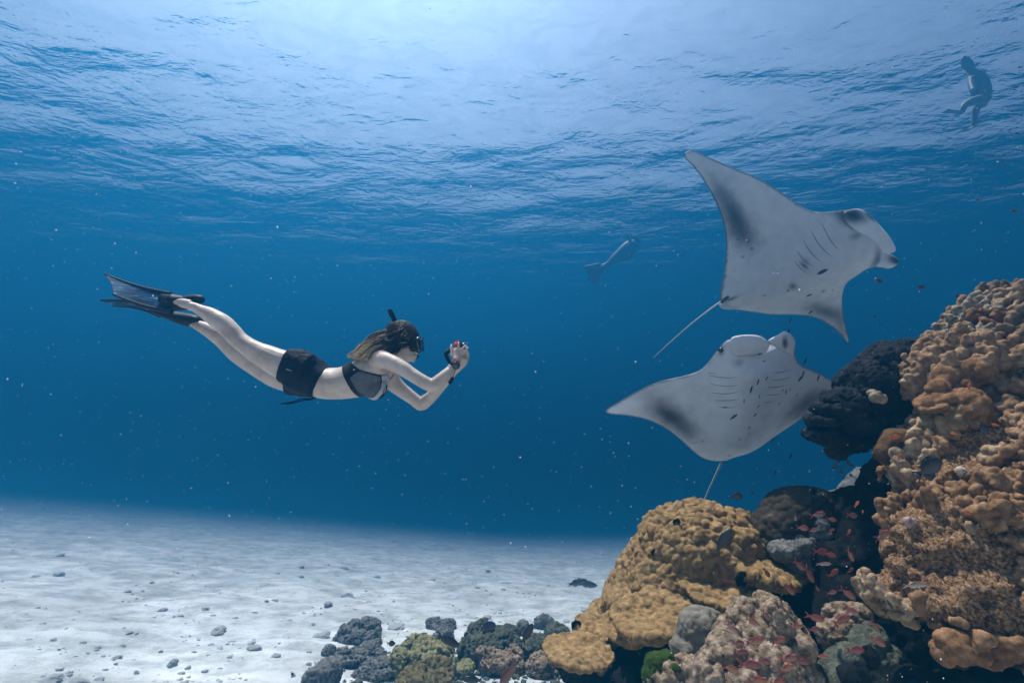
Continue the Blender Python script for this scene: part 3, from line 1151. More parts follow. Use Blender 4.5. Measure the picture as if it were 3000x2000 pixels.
    # loose tuft behind the crown
    for i in range(150):
        pts = [Q(1172 + rng.normal(0, 5), 952 + rng.normal(0, 3), 3.0 + rng.normal(0, .03)), Q(1152 + rng.normal(0, 4), 953 + rng.normal(0, 3), 3.0 + rng.normal(0, .03)),
               Q(1137 + rng.normal(0, 3), 955 + rng.normal(0, 4), 3.0 + rng.normal(0, .03))]
        v, f = tube(catmull(pts, 8), np.linspace(0.0026, 0.001, 8), n=4)
        strands.add(v, f)
        cols.append(np.tile((0.035, 0.025, 0.018), (32, 1)))
    cap = MB().ell(Q(1173, 990, 3.0), (0.096, 0.08, 0.098))
    vcap = cap.v[0]
    vcap = vcap + (vcap - Q(1173, 990, 3.0)) * (0.09 * fbm(vcap * (1, 1, 0.4), 30.0, 3))[:, None]
    strands.add(vcap, cap.f)
    cols.append(np.tile((0.016, 0.011, 0.008), (len(vcap), 1)))
    m_hair = noise_mat('streaked_hair', [(0.2, (0.75,) * 3), (0.8, (1, 1, 1))], scale=20, rough=0.5, bump=0, spec=0.2, attr='pigment')
    hr = strands.build('hair', m_hair)
    color_attr(hr.data, np.concatenate(cols))
    # the cap must not cover the face
    v = get_np(hr.data)
    q = flat_px(v)
    k = len(vcap)
    face = (q[-k:, 0] > 1203) | ((q[-k:, 1] > 1018) & (q[-k:, 0] > 1178))
    v[-k:][face] = v[-k:][face] * 0.75 + Q(1170, 990, 3.0) * 0.25
    set_np(hr.data, v)
    keep_parent(hr, root)

    # ---- mask, strap, snorkel
    mk = MB()
    c = np.array([Q(1206, 1011, 3.0), Q(1214, 1010, 3.0), Q(1222, 1009, 3.0), Q(1229, 1008.5, 3.0)])
    v, f = loft(c, [0.080, 0.082, 0.080, 0.078], [0.040, 0.046, 0.043, 0.040], AX_D, 28, power=3.2)
    mk.add(v, f)
    mk.ell(Q(1225, 1026, 3.0), (0.024, 0.022, 0.018))
    msk = mk.build('diving_mask', M_BLACK)
    keep_parent(msk, root)
    c = np.array([Q(1226, 1009, 3.0), Q(1233, 1007, 3.0), Q(1236, 1007, 3.0)])
    v, f = loft(c, [0.082, 0.084, 0.078], [0.047, 0.049, 0.040], AX_D, 28, power=3.5)
    fr = mesh_obj('frame', v, f, M_BLACKGLOSS)
    fr.parent = msk
    gl = flat_mat('dark_mask_glass', (0.008, 0.012, 0.018), rough=0.05, spec=0.6)
    for s in (-1, 1):
        c = np.array([Q(1234, 1006, 3.0 + s * 0.038), Q(1237, 1006, 3.0 + s * 0.038)])
        v, f = loft(c, [0.032, 0.031], [0.030, 0.029], AX_D, 20, power=3.0)
        ln = mesh_obj('lens', v, f, gl)
        ln.parent = msk
    th = np.linspace(0, 2 * math.pi, 26)
    ring = []
    for a in th:
        ring.append(Q(1176, 1000 + 3 * math.cos(a), 3.0) + np.array((1, 0, 0)) * 0.108 * math.cos(a) + AX_D * 0.088 * math.sin(a))
    v, f = loft(np.array(ring[:-1] + ring[:1])[::-1], 0.004, 0.012, -(np.array(ring) - Q(1176, 1000, 3.0))[::-1], 8, cap=False)
    st = mesh_obj('strap', v, f, M_BLACK)
    st.parent = msk
    sn = MB()
    v, f = tube([Q(1143, 910, 3.10), Q(1150, 925, 3.105), Q(1160, 948, 3.11), Q(1178, 985, 3.115), Q(1198, 1022, 3.11), Q(1213, 1046, 3.07), Q(1222, 1044, 3.02)],
                [0.015, 0.0155, 0.0145, 0.013, 0.013, 0.012, 0.011], n=14, steps=30)
    sn.add(v, f)
    for k in range(4):
        p = Q(1141 + 2.1 * k, 908 + 5 * k, 3.10)
        sn.ell(p, (0.0172, 0.0172, 0.004), Euler((0, -0.4, 0)), sub=2)
    sk = sn.build('snorkel', M_BLACK)
    keep_parent(sk, root)

    # ---- fins
    m_blade, t, b = new_mat('blue_print_blade')
    tc = t.nodes.new('ShaderNodeTexCoord')
    mp = node(t, 'ShaderNodeMapping')
    mp.inputs['Rotation'].default_value = (0, R(-22), 0)
    mp.inputs['Scale'].default_value = (3.0, 6.0, 16.0)
    t.links.new(tc.outputs['Object'], mp.inputs['Vector'])
    nz = node(t, 'ShaderNodeTexNoise', Scale=1.6, Detail=5.0, Roughness=0.6, Distortion=1.6)
    t.links.new(mp.outputs['Vector'], nz.inputs['Vector'])
    cr = ramp(t, nz.outputs['Fac'], [(0.36, (0.001, 0.006, 0.018)), (0.48, (0.004, 0.03, 0.08)), (0.58, (0.02, 0.10, 0.20)), (0.70, (0.16, 0.32, 0.46))])
    t.links.new(cr.outputs['Color'], b.inputs['Base Color'])
    b.inputs['Roughness'].default_value = 0.6
    b.inputs['Specular IOR Level'].default_value = 0.05

    def fin(tip_a, tip_b, base_a, base_b, pocket, d_tip, d_base):
        """tip and base corners (px, py, depth)"""
        fin_root = None
        ta, tb, ba, bb = (Q(*x) for x in (tip_a, tip_b, base_a, base_b))
        nu, nv = 22, 9
        top, nrm = [], np.cross(ba - ta, tb - ta)
        nrm /= np.linalg.norm(nrm)
        for i in range(nu):
            u = i / (nu - 1)
            for j in range(nv):
                w_ = j / (nv - 1)
                p = (ta * (1 - w_) + tb * w_) * (1 - u) + (ba * (1 - w_) + bb * w_) * u
                p = p + (ba - ta) * (0.05 * math.sin(w_ * math.pi) * (1 - u)) + nrm * 0.02 * math.sin(u * math.pi)
                top.append(p)
        top = np.array(top)
        V = np.vstack([top + nrm * 0.0025, top - nrm * 0.0025])
        F, k = [], nu * nv
        for i in range(nu - 1):
            for j in range(nv - 1):
                a = i * nv + j
                F.append((a, a + 1, a + nv + 1, a + nv))
                F.append((k + a, k + a + nv, k + a + nv + 1, k + a + 1))
        rim = [j for j in range(nv)] + [i * nv + nv - 1 for i in range(1, nu)] + [(nu - 1) * nv + j for j in range(nv - 2, -1, -1)] + [i * nv for i in range(nu - 2, 0, -1)]
        for x, y in zip(rim, rim[1:] + rim[:1]):
            F.append((x, k + x, k + y, y))
        pk = MB()
        limb(pk, pocket, n=20)
        pob = pk.build('swim_fin', M_BLACK)
        bl = mesh_obj('blade', V, F, m_blade, shade=False)
        bl.parent = pob
        ed = MB()
        for j in (0, nv - 1):
            line = top[[i * nv + j for i in range(nu)]]
            ed.add(*tube(line, np.linspace(0.006, 0.017, nu), n=8))
        line = top[:nv]
        ed.add(*tube(line, 0.003, n=6))
        e = ed.build('rail', M_BLACK)
        e.parent = pob
        keep_parent(pob, root)
    fin((307, 803, 3.02), (331, 862, 2.90), (500, 862, 2.96), (502, 914, 2.84),
        [(596, 879, 2.935, 7, 0.018), (590, 878, 2.935, 12, 0.028), (576, 876, 2.935, 13, 0.032), (557, 880, 2.93, 17, 0.036), (540, 887, 2.92, 21, 0.044), (517, 887.5, 2.91, 24, 0.052), (499, 886, 2.90, 26, 0.05), (486, 880, 2.9, 20, 0.035), (470, 872, 2.9, 12, 0.02)], 0, 0)
    fin((295, 880, 3.06), (332, 896, 3.20), (468, 905, 3.06), (470, 924, 3.22),
        [(585, 934, 3.12, 8, 0.03), (572, 937, 3.12, 15, 0.040), (550, 937, 3.12, 19, 0.046), (525, 931, 3.12, 17, 0.052), (500, 924, 3.12, 14, 0.06), (475, 916, 3.12, 11, 0.065), (455, 910, 3.12, 6, 0.06)], 0, 0)

    # ---- wrist watch and bands on the near wrist
    wc, wd_ = Q(1331, 1066, 2.83), np.array(Q(1337, 1052, 2.84) - Q(1321, 1082, 2.82))
    wd_ /= np.linalg.norm(wd_)
    th = np.linspace(0, 2 * math.pi, 22)
    a1 = AX_D
    a2 = np.cross(wd_, a1)

    def wristring(c, ra, rb, tk, wdt, mat_, nm):
        line = np.array([c + a1 * ra * math.cos(x) + a2 * rb * math.sin(x) for x in th])
        rad = line - c
        v, f = loft(line, tk, wdt, rad, 8, cap=False)
        return mesh_obj(nm, v, f, mat_)
    wt = wristring(wc, 0.031, 0.027, 0.004, 0.011, M_BLACK, 'wrist_watch')
    keep_parent(wt, root)
    face_n = -AX_D * 0.85 - a2 * 0.45
    face_n /= np.linalg.norm(face_n)
    fc = wc + face_n * 0.030
    v, f = loft([fc - face_n * 0.004, fc + face_n * 0.009, fc + face_n * 0.012], [0.024, 0.024, 0.019], [0.024, 0.024, 0.019], wd_, 24)
    cs = mesh_obj('case', v, f, M_BLACKGLOSS)
    cs.parent = wt
    v, f = loft([fc + face_n * 0.0122, fc + face_n * 0.0128], [0.017, 0.0168], [0.017, 0.0168], wd_, 24)
    dl = mesh_obj('dial', v, f, flat_mat('dark_dial', (0.03, 0.045, 0.06), rough=0.1))
    dl.parent = wt
    bd = wristring(wc + wd_ * 0.026, 0.030, 0.025, 0.0025, 0.0035, M_RED, 'bracelet')
    keep_parent(bd, root)
    b2 = wristring(wc - wd_ * 0.020, 0.032, 0.028, 0.003, 0.004, M_PALECLOTH, 'bracelet')
    keep_parent(b2, root)
    return root, bvh_of(ob)


swimmer, swim_bvh = build_swimmer()


def build_camera_prop():
    """small camera held up in both hands, with hand strap and float"""
    c = P(1345, 1017, 2.925)
    root = empty('action_camera', c)
    tag(root, 'small dark and red action camera held in the freediver\'s hands', 'camera')
    rot = Euler((0, R(-12), 0))
    rm = np.array(rot.to_matrix())
    bm = bmesh.new()
    bmesh.ops.create_cube(bm, size=1.0)
    for v in bm.verts:
        v.co = (v.co.x * 0.046, v.co.y * 0.085, v.co.z * 0.062)
    bmesh.ops.bevel(bm, geom=bm.edges[:], offset=0.008, segments=3, affect='EDGES')
    v = np.array([x.co[:] for x in bm.verts]) @ rm.T
    f = [[x.index for x in q.verts] for q in bm.faces]
    bm.free()
    ob = mesh_obj('housing', v, f, M_BLACKGLOSS)
    ob.parent = root
    ax = rm @ np.array((1, 0, 0))
    v, f = loft([ax * 0.018, ax * 0.036, ax * 0.040], [0.021, 0.021, 0.017], [0.021, 0.021, 0.017], (0, 1, 0), 20)
    mesh_obj('lens', v, f, M_BLACKGLOSS).parent = root
    v, f = loft([ax * 0.036, ax * 0.0385], [0.0225, 0.0225], [0.0225, 0.0225], (0, 1, 0), 20)
    mesh_obj('lens_ring', v, f, M_RED).parent = root
    for k in (-1, 1):
        b = MB().box(rm @ np.array((0.0, 0.028 * k, 0.034)), (0.02, 0.016, 0.008), rot)
        b.build('button', M_RED, root, shade=False)
    b = MB().box(rm @ np.array((-0.012, -0.044, 0.004)), (0.02, 0.006, 0.05), rot)
    b.build('side_clip', M_RED, root, shade=False)
    lb = np.array(c)
    # strap hanging beside the wrist and the float below it
    pts = [Q(1322, 1020, 2.90) - lb, Q(1312, 1030, 2.88) - lb, Q(1306, 1037, 2.87) - lb, Q(1312, 1052, 2.865) - lb, Q(1318, 1062, 2.862) - lb]
    cc = catmull(pts, 16)
    v, f = loft(cc, np.full(16, 0.003), np.full(16, 0.011), AX_D, 8)
    mesh_obj('strap', v, f, M_BLACK).parent = root
    pts = [Q(1338, 1062, 2.97) - lb, Q(1332, 1090, 2.95) - lb, Q(1326, 1105, 2.95) - lb]
    mesh_obj('cord', *tube(pts, 0.002, n=6, steps=10), M_BLACK).parent = root
    v, f = loft(catmull([Q(1327, 1103, 2.95) - lb, Q(1322, 1113, 2.95) - lb, Q(1316, 1125, 2.95) - lb], 10), np.array([.35, .8, 1, 1, 1, 1, 1, .95, .75, .3]) * 0.012, np.array([.35, .8, 1, 1, 1, 1, 1, .95, .75, .3]) * 0.013, AX_D, 12)
    mesh_obj('float', v, f, M_BLACK).parent = root


build_camera_prop()


# ------------------------------------------------------------------ far snorkellers
def far_person(label, d, parts, fins, mat_name, col):
    mb = MB()
    for st in parts:
        limb(mb, st, n=14)
    root = empty('person', P(parts[0][0][0], parts[0][0][1], d))
    tag(root, label, 'person', 'people in the water')
    ob = mb.build('body', flat_mat(mat_name, col, rough=0.6))
    remesh(ob, 0.025, smooth_it=2)
    keep_parent(ob, root)
    for pts, w in fins:
        p = np.array([Q(*q) for q in pts])
        c = catmull(p, 10)
        v, f = loft(c, np.linspace(w[0], w[1], 10), np.linspace(0.03, 0.006, 10), np.array(w[2], float), 10)
        fo = mesh_obj('swim_fin', v, f, ob.data.materials[0])
        keep_parent(fo, root)
    return root


d = 22.0
far_person('distant snorkeller in dark suit just under the surface between diver and manta', d,
           [[(1768, 784, d, 7, 0.10), (1785, 772, d, 10, 0.14), (1806, 756, d, 16, 0.2), (1830, 740, d, 23, 0.26), (1850, 724, d, 23, 0.26), (1864, 712, d, 13, 0.15)],
            [(1860, 714, d, 7, 0.08), (1866, 706, d, 11, 0.1), (1862, 696, d, 9, 0.09), (1856, 690, d, 4, 0.05)],
            [(1850, 730, d - .25, 6, 0.06), (1846, 706, d - .35, 5, 0.05), (1838, 684, d - .35, 4, 0.04)],
            [(1790, 768, d + .1, 8, 0.09), (1772, 776, d + .1, 6, 0.07), (1756, 780, d + .1, 5, 0.06)]],
           [([(1772, 780, d), (1752, 800, d), (1732, 826, d)], (0.12, 0.26, (0.8, 0, 0.6))), ([(1760, 776, d + .1), (1742, 784, d + .1), (1718, 792, d + .1)], (0.12, 0.24, (0.3, 0, 0.9)))],
           'hazed_dark_suit', (0.07, 0.10, 0.13))  # body colour lightened to imitate haze over distance
d = 11.3
far_person('distant upright swimmer treading water near the surface at the right', d,
           [[(2882, 300, d, 19, 0.10), (2878, 275, d, 24, 0.16), (2868, 245, d, 25, 0.18), (2858, 222, d, 19, 0.16), (2848, 208, d, 10, 0.07)],
            [(2846, 208, d, 9, 0.07), (2836, 190, d, 15, 0.09), (2826, 176, d, 12, 0.08), (2820, 165, d, 5, 0.04)],
            [(2846, 226, d - .2, 9, 0.06), (2848, 250, d - .3, 8, 0.05), (2852, 266, d - .4, 6, 0.045)],
            [(2872, 292, d - .12, 15, 0.10), (2848, 298, d - .2, 13, 0.08), (2826, 310, d - .25, 10, 0.06), (2818, 330, d - .25, 7, 0.045)],
            [(2880, 300, d + .1, 16, 0.10), (2862, 312, d + .05, 12, 0.085), (2856, 340, d + .05, 9, 0.06), (2852, 372, d + .05, 7, 0.045)]],
           [([(2818, 330, d - .25), (2796, 328, d - .25), (2766, 326, d - .25)], (0.05, 0.10, (0, 1, 0.1))), ([(2852, 372, d + .05), (2836, 380, d + .05), (2806, 388, d + .05)], (0.05, 0.10, (0, 1, 0.1)))],
           'haze_tinted_swimwear', (0.12, 0.16, 0.20))  # haze painted in: body colour shifted towards the water's


# ------------------------------------------------------------------ the reef
def blob_shells(mb, blobs, sub=3):
    """blobs: px, py, depth, radius in photo px (or three radii: across, up, deep)"""
    for b in blobs:
        x, y, d, r = b[:4]
        r = (r, r, r) if not hasattr(r, '__len__') else r
        rot = b[4] if len(b) > 4 else None
        k = d / FPX
        mb.ell(Q(x, y, d), (r[0] * k, r[2] * k, r[1] * k), Euler(rot) if rot else None, sub)
    return mb


def rough(ob, amps, seed=0.0):
    """push the surface in and out with noise: (scale, amplitude, octaves, ridged)"""
    for sc, am, oc, rid in amps:
        v = get_np(ob.data)
        n = get_normals(ob.data)
        h = fbm(v, sc, oc, seed=seed)
        if rid:
            h = 0.6 - 1.6 * np.abs(h)
        set_np(ob.data, v + n * (am * h)[:, None])
    return ob


def knobs(ob, layers, seed=0.0, mask=None):
    """rounded coral knobs: domes with creases between them; (scale, height, squash)"""
    for sc, am, jit in layers:
        v = get_np(ob.data)
        n = get_normals(ob.data)
        f1, f2, cid = voronoi2(v, sc, seed=seed, jitter=jit)
        h = 1 - (f1 / 0.72) ** 2
        h = np.clip(h, -0.6, 1) * (0.75 + 0.5 * (cid % 17) / 17.0)
        if mask is not None:
            h = h * mask(v)
        set_np(ob.data, v + n * (am * h)[:, None])
    return ob


def relax(ob, it=1, f=0.5):
    m = ob.modifiers.new('s', 'SMOOTH')
    m.iterations = it
    m.factor = f
    dg = bpy.context.evaluated_depsgraph_get()
    dg.update()
    me = bpy.data.meshes.new_from_object(ob.evaluated_get(dg))
    ob.modifiers.clear()
    old = ob.data
    ob.data = me
    bpy.data.meshes.remove(old)
    return ob


def recentre(ob):
    """origin at the base of the thing"""
    v = get_np(ob.data)
    lo, hi = v.min(0), v.max(0)
    o = np.array(((lo[0] + hi[0]) / 2, (lo[1] + hi[1]) / 2, lo[2]))
    set_np(ob.data, v - o)
    ob.location = o
    return ob


def coral_mat(name, cols, scale=7.0, bump=0.55, bscale=70.0, bdist=0.012, speck=None):
    m = noise_mat(name, cols, scale=scale, detail=8, rough=0.9, bump=bump, bscale=bscale, bdist=bdist, spec=0.04)
    if speck:
        t = m.node_tree
        b = t.nodes['Principled BSDF']
        col = b.inputs['Base Color'].links[0].from_socket
        tc = [n for n in t.nodes if n.type == 'TEX_COORD'][0]
        n1 = node(t, 'ShaderNodeTexNoise', Scale=speck[0], Detail=5.0, Roughness=0.7, Distortion=0.5)
        t.links.new(tc.outputs['Object'], n1.inputs['Vector'])
        r = ramp(t, n1.outputs['Fac'], [(speck[1], (0, 0, 0)), (speck[2], (1, 1, 1))])
        mx = t.nodes.new('ShaderNodeMix')
        mx.data_type = 'RGBA'
        t.links.new(r.outputs['Color'], mx.inputs[0])
        t.links.new(col, mx.inputs[6])
        mx.inputs[7].default_value = (*speck[3], 1)
        t.links.new(mx.outputs[2], b.inputs['Base Color'])
    return m


M_GOLD = coral_mat('golden_lobe_coral', [(0.28, (0.105, 0.064, 0.026)), (0.45, (0.215, 0.133, 0.057)), (0.58, (0.30, 0.189, 0.084)), (0.75, (0.45, 0.295, 0.145))], scale=16.0, speck=(4.2, 0.60, 0.70, (0.125, 0.095, 0.045)))
M_TAN = coral_mat('orange_tan_lobe_coral', [(0.28, (0.105, 0.057, 0.027)), (0.45, (0.22, 0.124, 0.06)), (0.58, (0.315, 0.183, 0.093)), (0.75, (0.48, 0.295, 0.165))], scale=18.0, speck=(5.0, 0.58, 0.68, (0.15, 0.085, 0.042)))
M_GREYTAN = coral_mat('grey_tan_lobe_coral', [(0.28, (0.10, 0.07, 0.042)), (0.45, (0.19, 0.135, 0.082)), (0.58, (0.26, 0.19, 0.118)), (0.75, (0.36, 0.275, 0.19))], scale=18.0, speck=(5.0, 0.58, 0.68, (0.14, 0.09, 0.05)))
for m_ in (M_TAN, M_GREYTAN):          # each head its own tone
    t_ = m_.node_tree
    b_ = t_.nodes['Principled BSDF']
    src = b_.inputs['Base Color'].links[0].from_socket
    oi_ = t_.nodes.new('ShaderNodeObjectInfo')
    hv_ = t_.nodes.new('ShaderNodeHueSaturation')
    for sock, lo, hi in (('Value', 0.72, 1.18), ('Saturation', 1.05, 0.78), ('Hue', 0.493, 0.512)):
        q_ = node(t_, 'ShaderNodeMapRange')
        q_.inputs['To Min'].default_value = lo
        q_.inputs['To Max'].default_value = hi
        t_.links.new(oi_.outputs['Random'], q_.inputs['Value'])
        t_.links.new(q_.outputs[0], hv_.inputs[sock])
    t_.links.new(src, hv_.inputs['Color'])
    t_.links.new(hv_.outputs['Color'], b_.inputs['Base Color'])
M_OLIVE = coral_mat('olive_coral', [(0.25, (0.11, 0.10, 0.05)), (0.5, (0.20, 0.185, 0.09)), (0.75, (0.33, 0.305, 0.17))], scale=16.0, speck=(6.0, 0.55, 0.66, (0.16, 0.15, 0.10)))
M_SHADEROCK = coral_mat('shade_dark_rock', [(0.25, (0.008, 0.009, 0.011)), (0.5, (0.018, 0.019, 0.022)), (0.72, (0.036, 0.036, 0.036)), (0.9, (0.07, 0.068, 0.05))], scale=7.0, bump=0.8, bscale=55, bdist=0.015,  # cast shade of the overhang painted as a near-black base colour
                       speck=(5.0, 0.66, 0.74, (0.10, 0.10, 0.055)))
M_TURF = coral_mat('brown_turf_rock', [(0.30, (0.055, 0.029, 0.013)), (0.42, (0.20, 0.11, 0.053)), (0.53, (0.38, 0.225, 0.118)), (0.66, (0.62, 0.42, 0.28))], scale=62.0, bump=1.0, bscale=110, bdist=0.03,
                   speck=(7.0, 0.56, 0.74, (0.36, 0.20, 0.14)))
M_CAVE = coral_mat('cave_shade_rock', [(0.3, (0.006, 0.006, 0.007)), (0.6, (0.014, 0.014, 0.014)), (0.85, (0.04, 0.038, 0.03))], scale=12.0, bump=0.9, bscale=60, bdist=0.015)  # near-black base colour stands in for shade in hollows and under ledges
M_PINKROCK = coral_mat('pink_crusted_rock', [(0.28, (0.06, 0.038, 0.024)), (0.43, (0.19, 0.13, 0.08)), (0.57, (0.35, 0.26, 0.185)), (0.76, (0.55, 0.43, 0.35))], scale=22.0, bump=1.0, bscale=60, bdist=0.02,
                       speck=(9.0, 0.62, 0.70, (0.20, 0.17, 0.05)))
M_GREYROCK = coral_mat('grey_rubble_rock', [(0.25, (0.07, 0.066, 0.06)), (0.5, (0.16, 0.153, 0.14)), (0.8, (0.33, 0.315, 0.285))], scale=16.0, bump=1.0, bscale=60, bdist=0.015)
M_GREENROCK = coral_mat('green_grey_rock', [(0.25, (0.04, 0.042, 0.035)), (0.5, (0.095, 0.10, 0.075)), (0.8, (0.22, 0.225, 0.15))], scale=13.0, bump=1.0, bscale=55, bdist=0.02,
                        speck=(6.0, 0.6, 0.72, (0.20, 0.23, 0.10)))
M_RUBBLE = coral_mat('pale_rubble', [(0.25, (0.26, 0.26, 0.25)), (0.5, (0.42, 0.42, 0.41)), (0.8, (0.58, 0.575, 0.56))], scale=16.0, bump=0.8, bscale=60, bdist=0.015)
M_MOSS = coral_mat('green_turtle_weed', [(0.3, (0.02, 0.035, 0.006)), (0.6, (0.055, 0.085, 0.012)), (0.8, (0.12, 0.15, 0.03))], scale=30.0, bump=1.0, bscale=190, bdist=0.012)


def rock(name, label, blobs, voxel, mat, amps, cat='rock', seed=0.0, group=None, knob=None, parent=None, sm=2):
    ob = blob_shells(MB(), blobs).build(name, mat)
    remesh(ob, voxel, smooth_it=sm)
    if knob:
        knobs(ob, knob, seed=seed)
    rough(ob, amps, seed=seed)
    if parent is None:
        recentre(ob)
        tag(ob, label, cat, group)
    return ob


def islands(ob):
    """separate a mesh into its connected pieces"""
    me = ob.data
    n = len(me.vertices)
    e = np.empty(len(me.edges) * 2, np.int32)
    me.edges.foreach_get('vertices', e)
    e = e.reshape(-1, 2)
    lab = np.arange(n)
    while True:
        m = np.minimum(lab[e[:, 0]], lab[e[:, 1]])
        old = lab.copy()
        np.minimum.at(lab, e[:, 0], m)
        np.minimum.at(lab, e[:, 1], m)
        lab = lab[lab]
        if (old == lab).all():
            break
    ids, cnt = np.unique(lab, return_counts=True)
    if len(ids) == 1:
        return [ob]
    v = get_np(me)
    lt = np.empty(len(me.polygons), np.int32)
    me.polygons.foreach_get('loop_total', lt)
    li = np.empty(len(me.loops), np.int32)
    me.loops.foreach_get('vertex_index', li)
    if not (lt == 4).all():
        return [ob]
    quads = li.reshape(-1, 4)
    out = []
    for i, c in zip(ids, cnt):
        if c < 120:
            continue
        idx = np.where(lab == i)[0]
        re = np.zeros(n, np.int32)
        re[idx] = np.arange(len(idx))
        out.append(mesh_obj(ob.name.split('.')[0], v[idx], re[quads[lab[quads[:, 0]] == i]], me.materials[0]))
    bpy.data.objects.remove(ob)
    return out


# ---- large reef wall on the right: bare rock carrying heads of lobed coral
def build_wall():
    root = empty('coral_reef', P(2900, 2300, 3.0))
    tag(root, 'tall orange tan reef wall of knobbly lobed coral rising at the right edge', 'reef')
    blobs = [(3010, 1060, 3.7, 205), (2885, 1145, 3.5, 160), (2775, 1110, 3.45, 100), (3150, 1200, 3.4, 300), (2880, 1330, 3.2, 165), (2800, 1320, 3.3, 105), (2850, 1460, 3.05, 160), (2760, 1440, 3.15, 75),
             (2870, 1610, 2.85, 200), (2740, 1610, 2.9, 115), (2715, 1500, 3.05, 58), (2700, 1700, 2.85, 85), (2930, 1745, 2.65, 150), (2820, 1750, 2.7, 110), (3120, 1500, 2.9, 310), (3150, 1750, 2.75, 230),
             (2640, 1745, 2.88, 60), (3000, 1400, 3.6, 330), (3010, 1750, 3.5, 330), (2840, 1500, 3.7, 200)]
    base = blob_shells(MB(), blobs).build('rock_base', M_TURF)
    remesh(base, 0.017, smooth_it=2)
    rough(base, [(2.6, 0.05, 3, False), (7.0, 0.04, 4, False), (17.0, 0.026, 3, True), (42.0, 0.013, 2, True)], seed=2.0)
    v = get_np(base.data)
    n = get_normals(base.data)
    px = to_px(v)
    view = -(v / np.linalg.norm(v, axis=1)[:, None])
    vis = (n * view).sum(1) > -0.1
    # patches left bare (turf rock), as in the middle and the foot of the wall
    bare = fbm(v, 2.4, 3, seed=9.3) + 0.45 * fbm(v, 6.5, 2, seed=1.2)
    lows = np.zeros(len(v))
    for bx, by, br in ((2760, 1690, 125), (2720, 1560, 75), (2880, 1760, 90), (2830, 1300, 60), (2700, 1640, 95), (2830, 1640, 60), (2905, 1210, 45), (2780, 1480, 45), (2940, 1700, 50)):
        lows = np.maximum(lows, np.exp(-((px[:, 0] - bx) ** 2 + (px[:, 1] - by) ** 2) / br ** 2 * 1.2))
    ok = vis & (n[:, 2] > -0.55) & (bare - lows * 1.6 + 0.4 * smooth(1420, 1150, px[:, 1]) > -0.14) & (px[:, 0] < 3160) & (px[:, 1] > 700)
    idx = np.where(ok)[0]
    rng = np.random.default_rng(4)
    rng.shuffle(idx)
    idx = idx[:26000]
    VL = v.tolist()
    cell = {}
    picks = []
    gap0 = 0.053
    for i in idx:
        p = VL[i]
        key = (int(p[0] // gap0), int(p[1] // gap0), int(p[2] // gap0))
        near = False
        for a in (-1, 0, 1):
            for b in (-1, 0, 1):
                for c in (-1, 0, 1):
                    for q in cell.get((key[0] + a, key[1] + b, key[2] + c), ()):
                        w_ = VL[q]
                        if (w_[0] - p[0]) ** 2 + (w_[1] - p[1]) ** 2 + (w_[2] - p[2]) ** 2 < gap0 ** 2:
                            near = True
        if not near:
            cell.setdefault(key, []).append(i)
            picks.append(i)
    # group the lobes into coral heads by nearest head centre
    cent = rng.choice(picks, 26, replace=False)
    cid = np.array([np.argmin(((v[cent] - v[i]) ** 2).sum(1)) for i in picks])
    light_dir = np.array((-0.15, -0.25, 0.85))
    heads = []
    for c in range(26):
        mem = [picks[j] for j in np.where(cid == c)[0]]
        if len(mem) < 3:
            continue
        mb = MB()
        grain = rng.uniform(0.85, 1.2)
        swirl = rng.normal(0, 0.22, 3)
        for i in mem:
            d_ = n[i] * 0.65 + light_dir * 0.7 + swirl + rng.normal(0, 0.13, 3)
            d_ /= np.linalg.norm(d_)
            r = (0.019 + 0.023 * rng.random() ** 1.5) * grain
            ln = r * rng.uniform(1.2, 2.5)
            rot = Vector(d_).to_track_quat('Z', 'Y') @ Euler((0, 0, rng.uniform(0, 6.28))).to_quaternion()
            mb.ell(v[i] + d_ * ln * 0.42, (r, r * rng.uniform(0.7, 1.0), ln), rot, sub=2)
            mb.ell(v[i] - n[i] * 0.006, (r * 1.5, r * 1.5, r * 1.0), None, sub=2)
            for _ in range(rng.integers(2, 5)):
                o = rng.normal(0, 1, 3)
                o = o - d_ * (o @ d_)
                o /= np.linalg.norm(o)
                r2 = r * rng.uniform(0.36, 0.62)
                mb.ell(v[i] + d_ * ln * rng.uniform(0.3, 0.95) + o * r * 0.7, (r2, r2, r2 * 1.35), rot, sub=2)
        py = np.mean(px[mem, 1])
        mat_ = M_TAN if py > 1120 or rng.random() < 0.75 else M_GREYTAN
        if rng.random() < 0.06:
            mat_ = M_GREYTAN
        ob = mb.build('coral_head', mat_)
        remesh(ob, 0.0095, smooth_it=1)
        knobs(ob, [(27.0, 0.013, 0.9)], seed=c * 1.3)
        rough(ob, [(60.0, 0.0018, 2, False)], seed=c)
        heads += islands(ob)
    # rock of the footing that nothing can see is dropped
    for ob in [base] + heads:
        keep_parent(ob, root)
    # the long rounded lip of coral at the foot of the wall
    lip = MB()
    pts = [(2775, 1905, 2.52, 34), (2800, 1890, 2.5, 44), (2845, 1900, 2.48, 42), (2890, 1905, 2.48, 40), (2930, 1890, 2.48, 44), (2968, 1868, 2.5, 46), (3000, 1830, 2.52, 48), (3020, 1770, 2.56, 48), (3020, 1700, 2.6, 44), (3040, 1860, 2.55, 50)]
    blob_shells(lip, pts + [(2810, 1865, 2.58, 30), (2960, 1800, 2.62, 40), (2985, 1740, 2.62, 40)])
    ob = lip.build('coral_lip', M_TAN)
    remesh(ob, 0.008, smooth_it=3)
    knobs(ob, [(17.0, 0.018, 0.9), (34.0, 0.005, 0.9)], seed=3.3)
    keep_parent(ob, root)
    # ledge of coral jutting out under the first heads
    lg = MB()
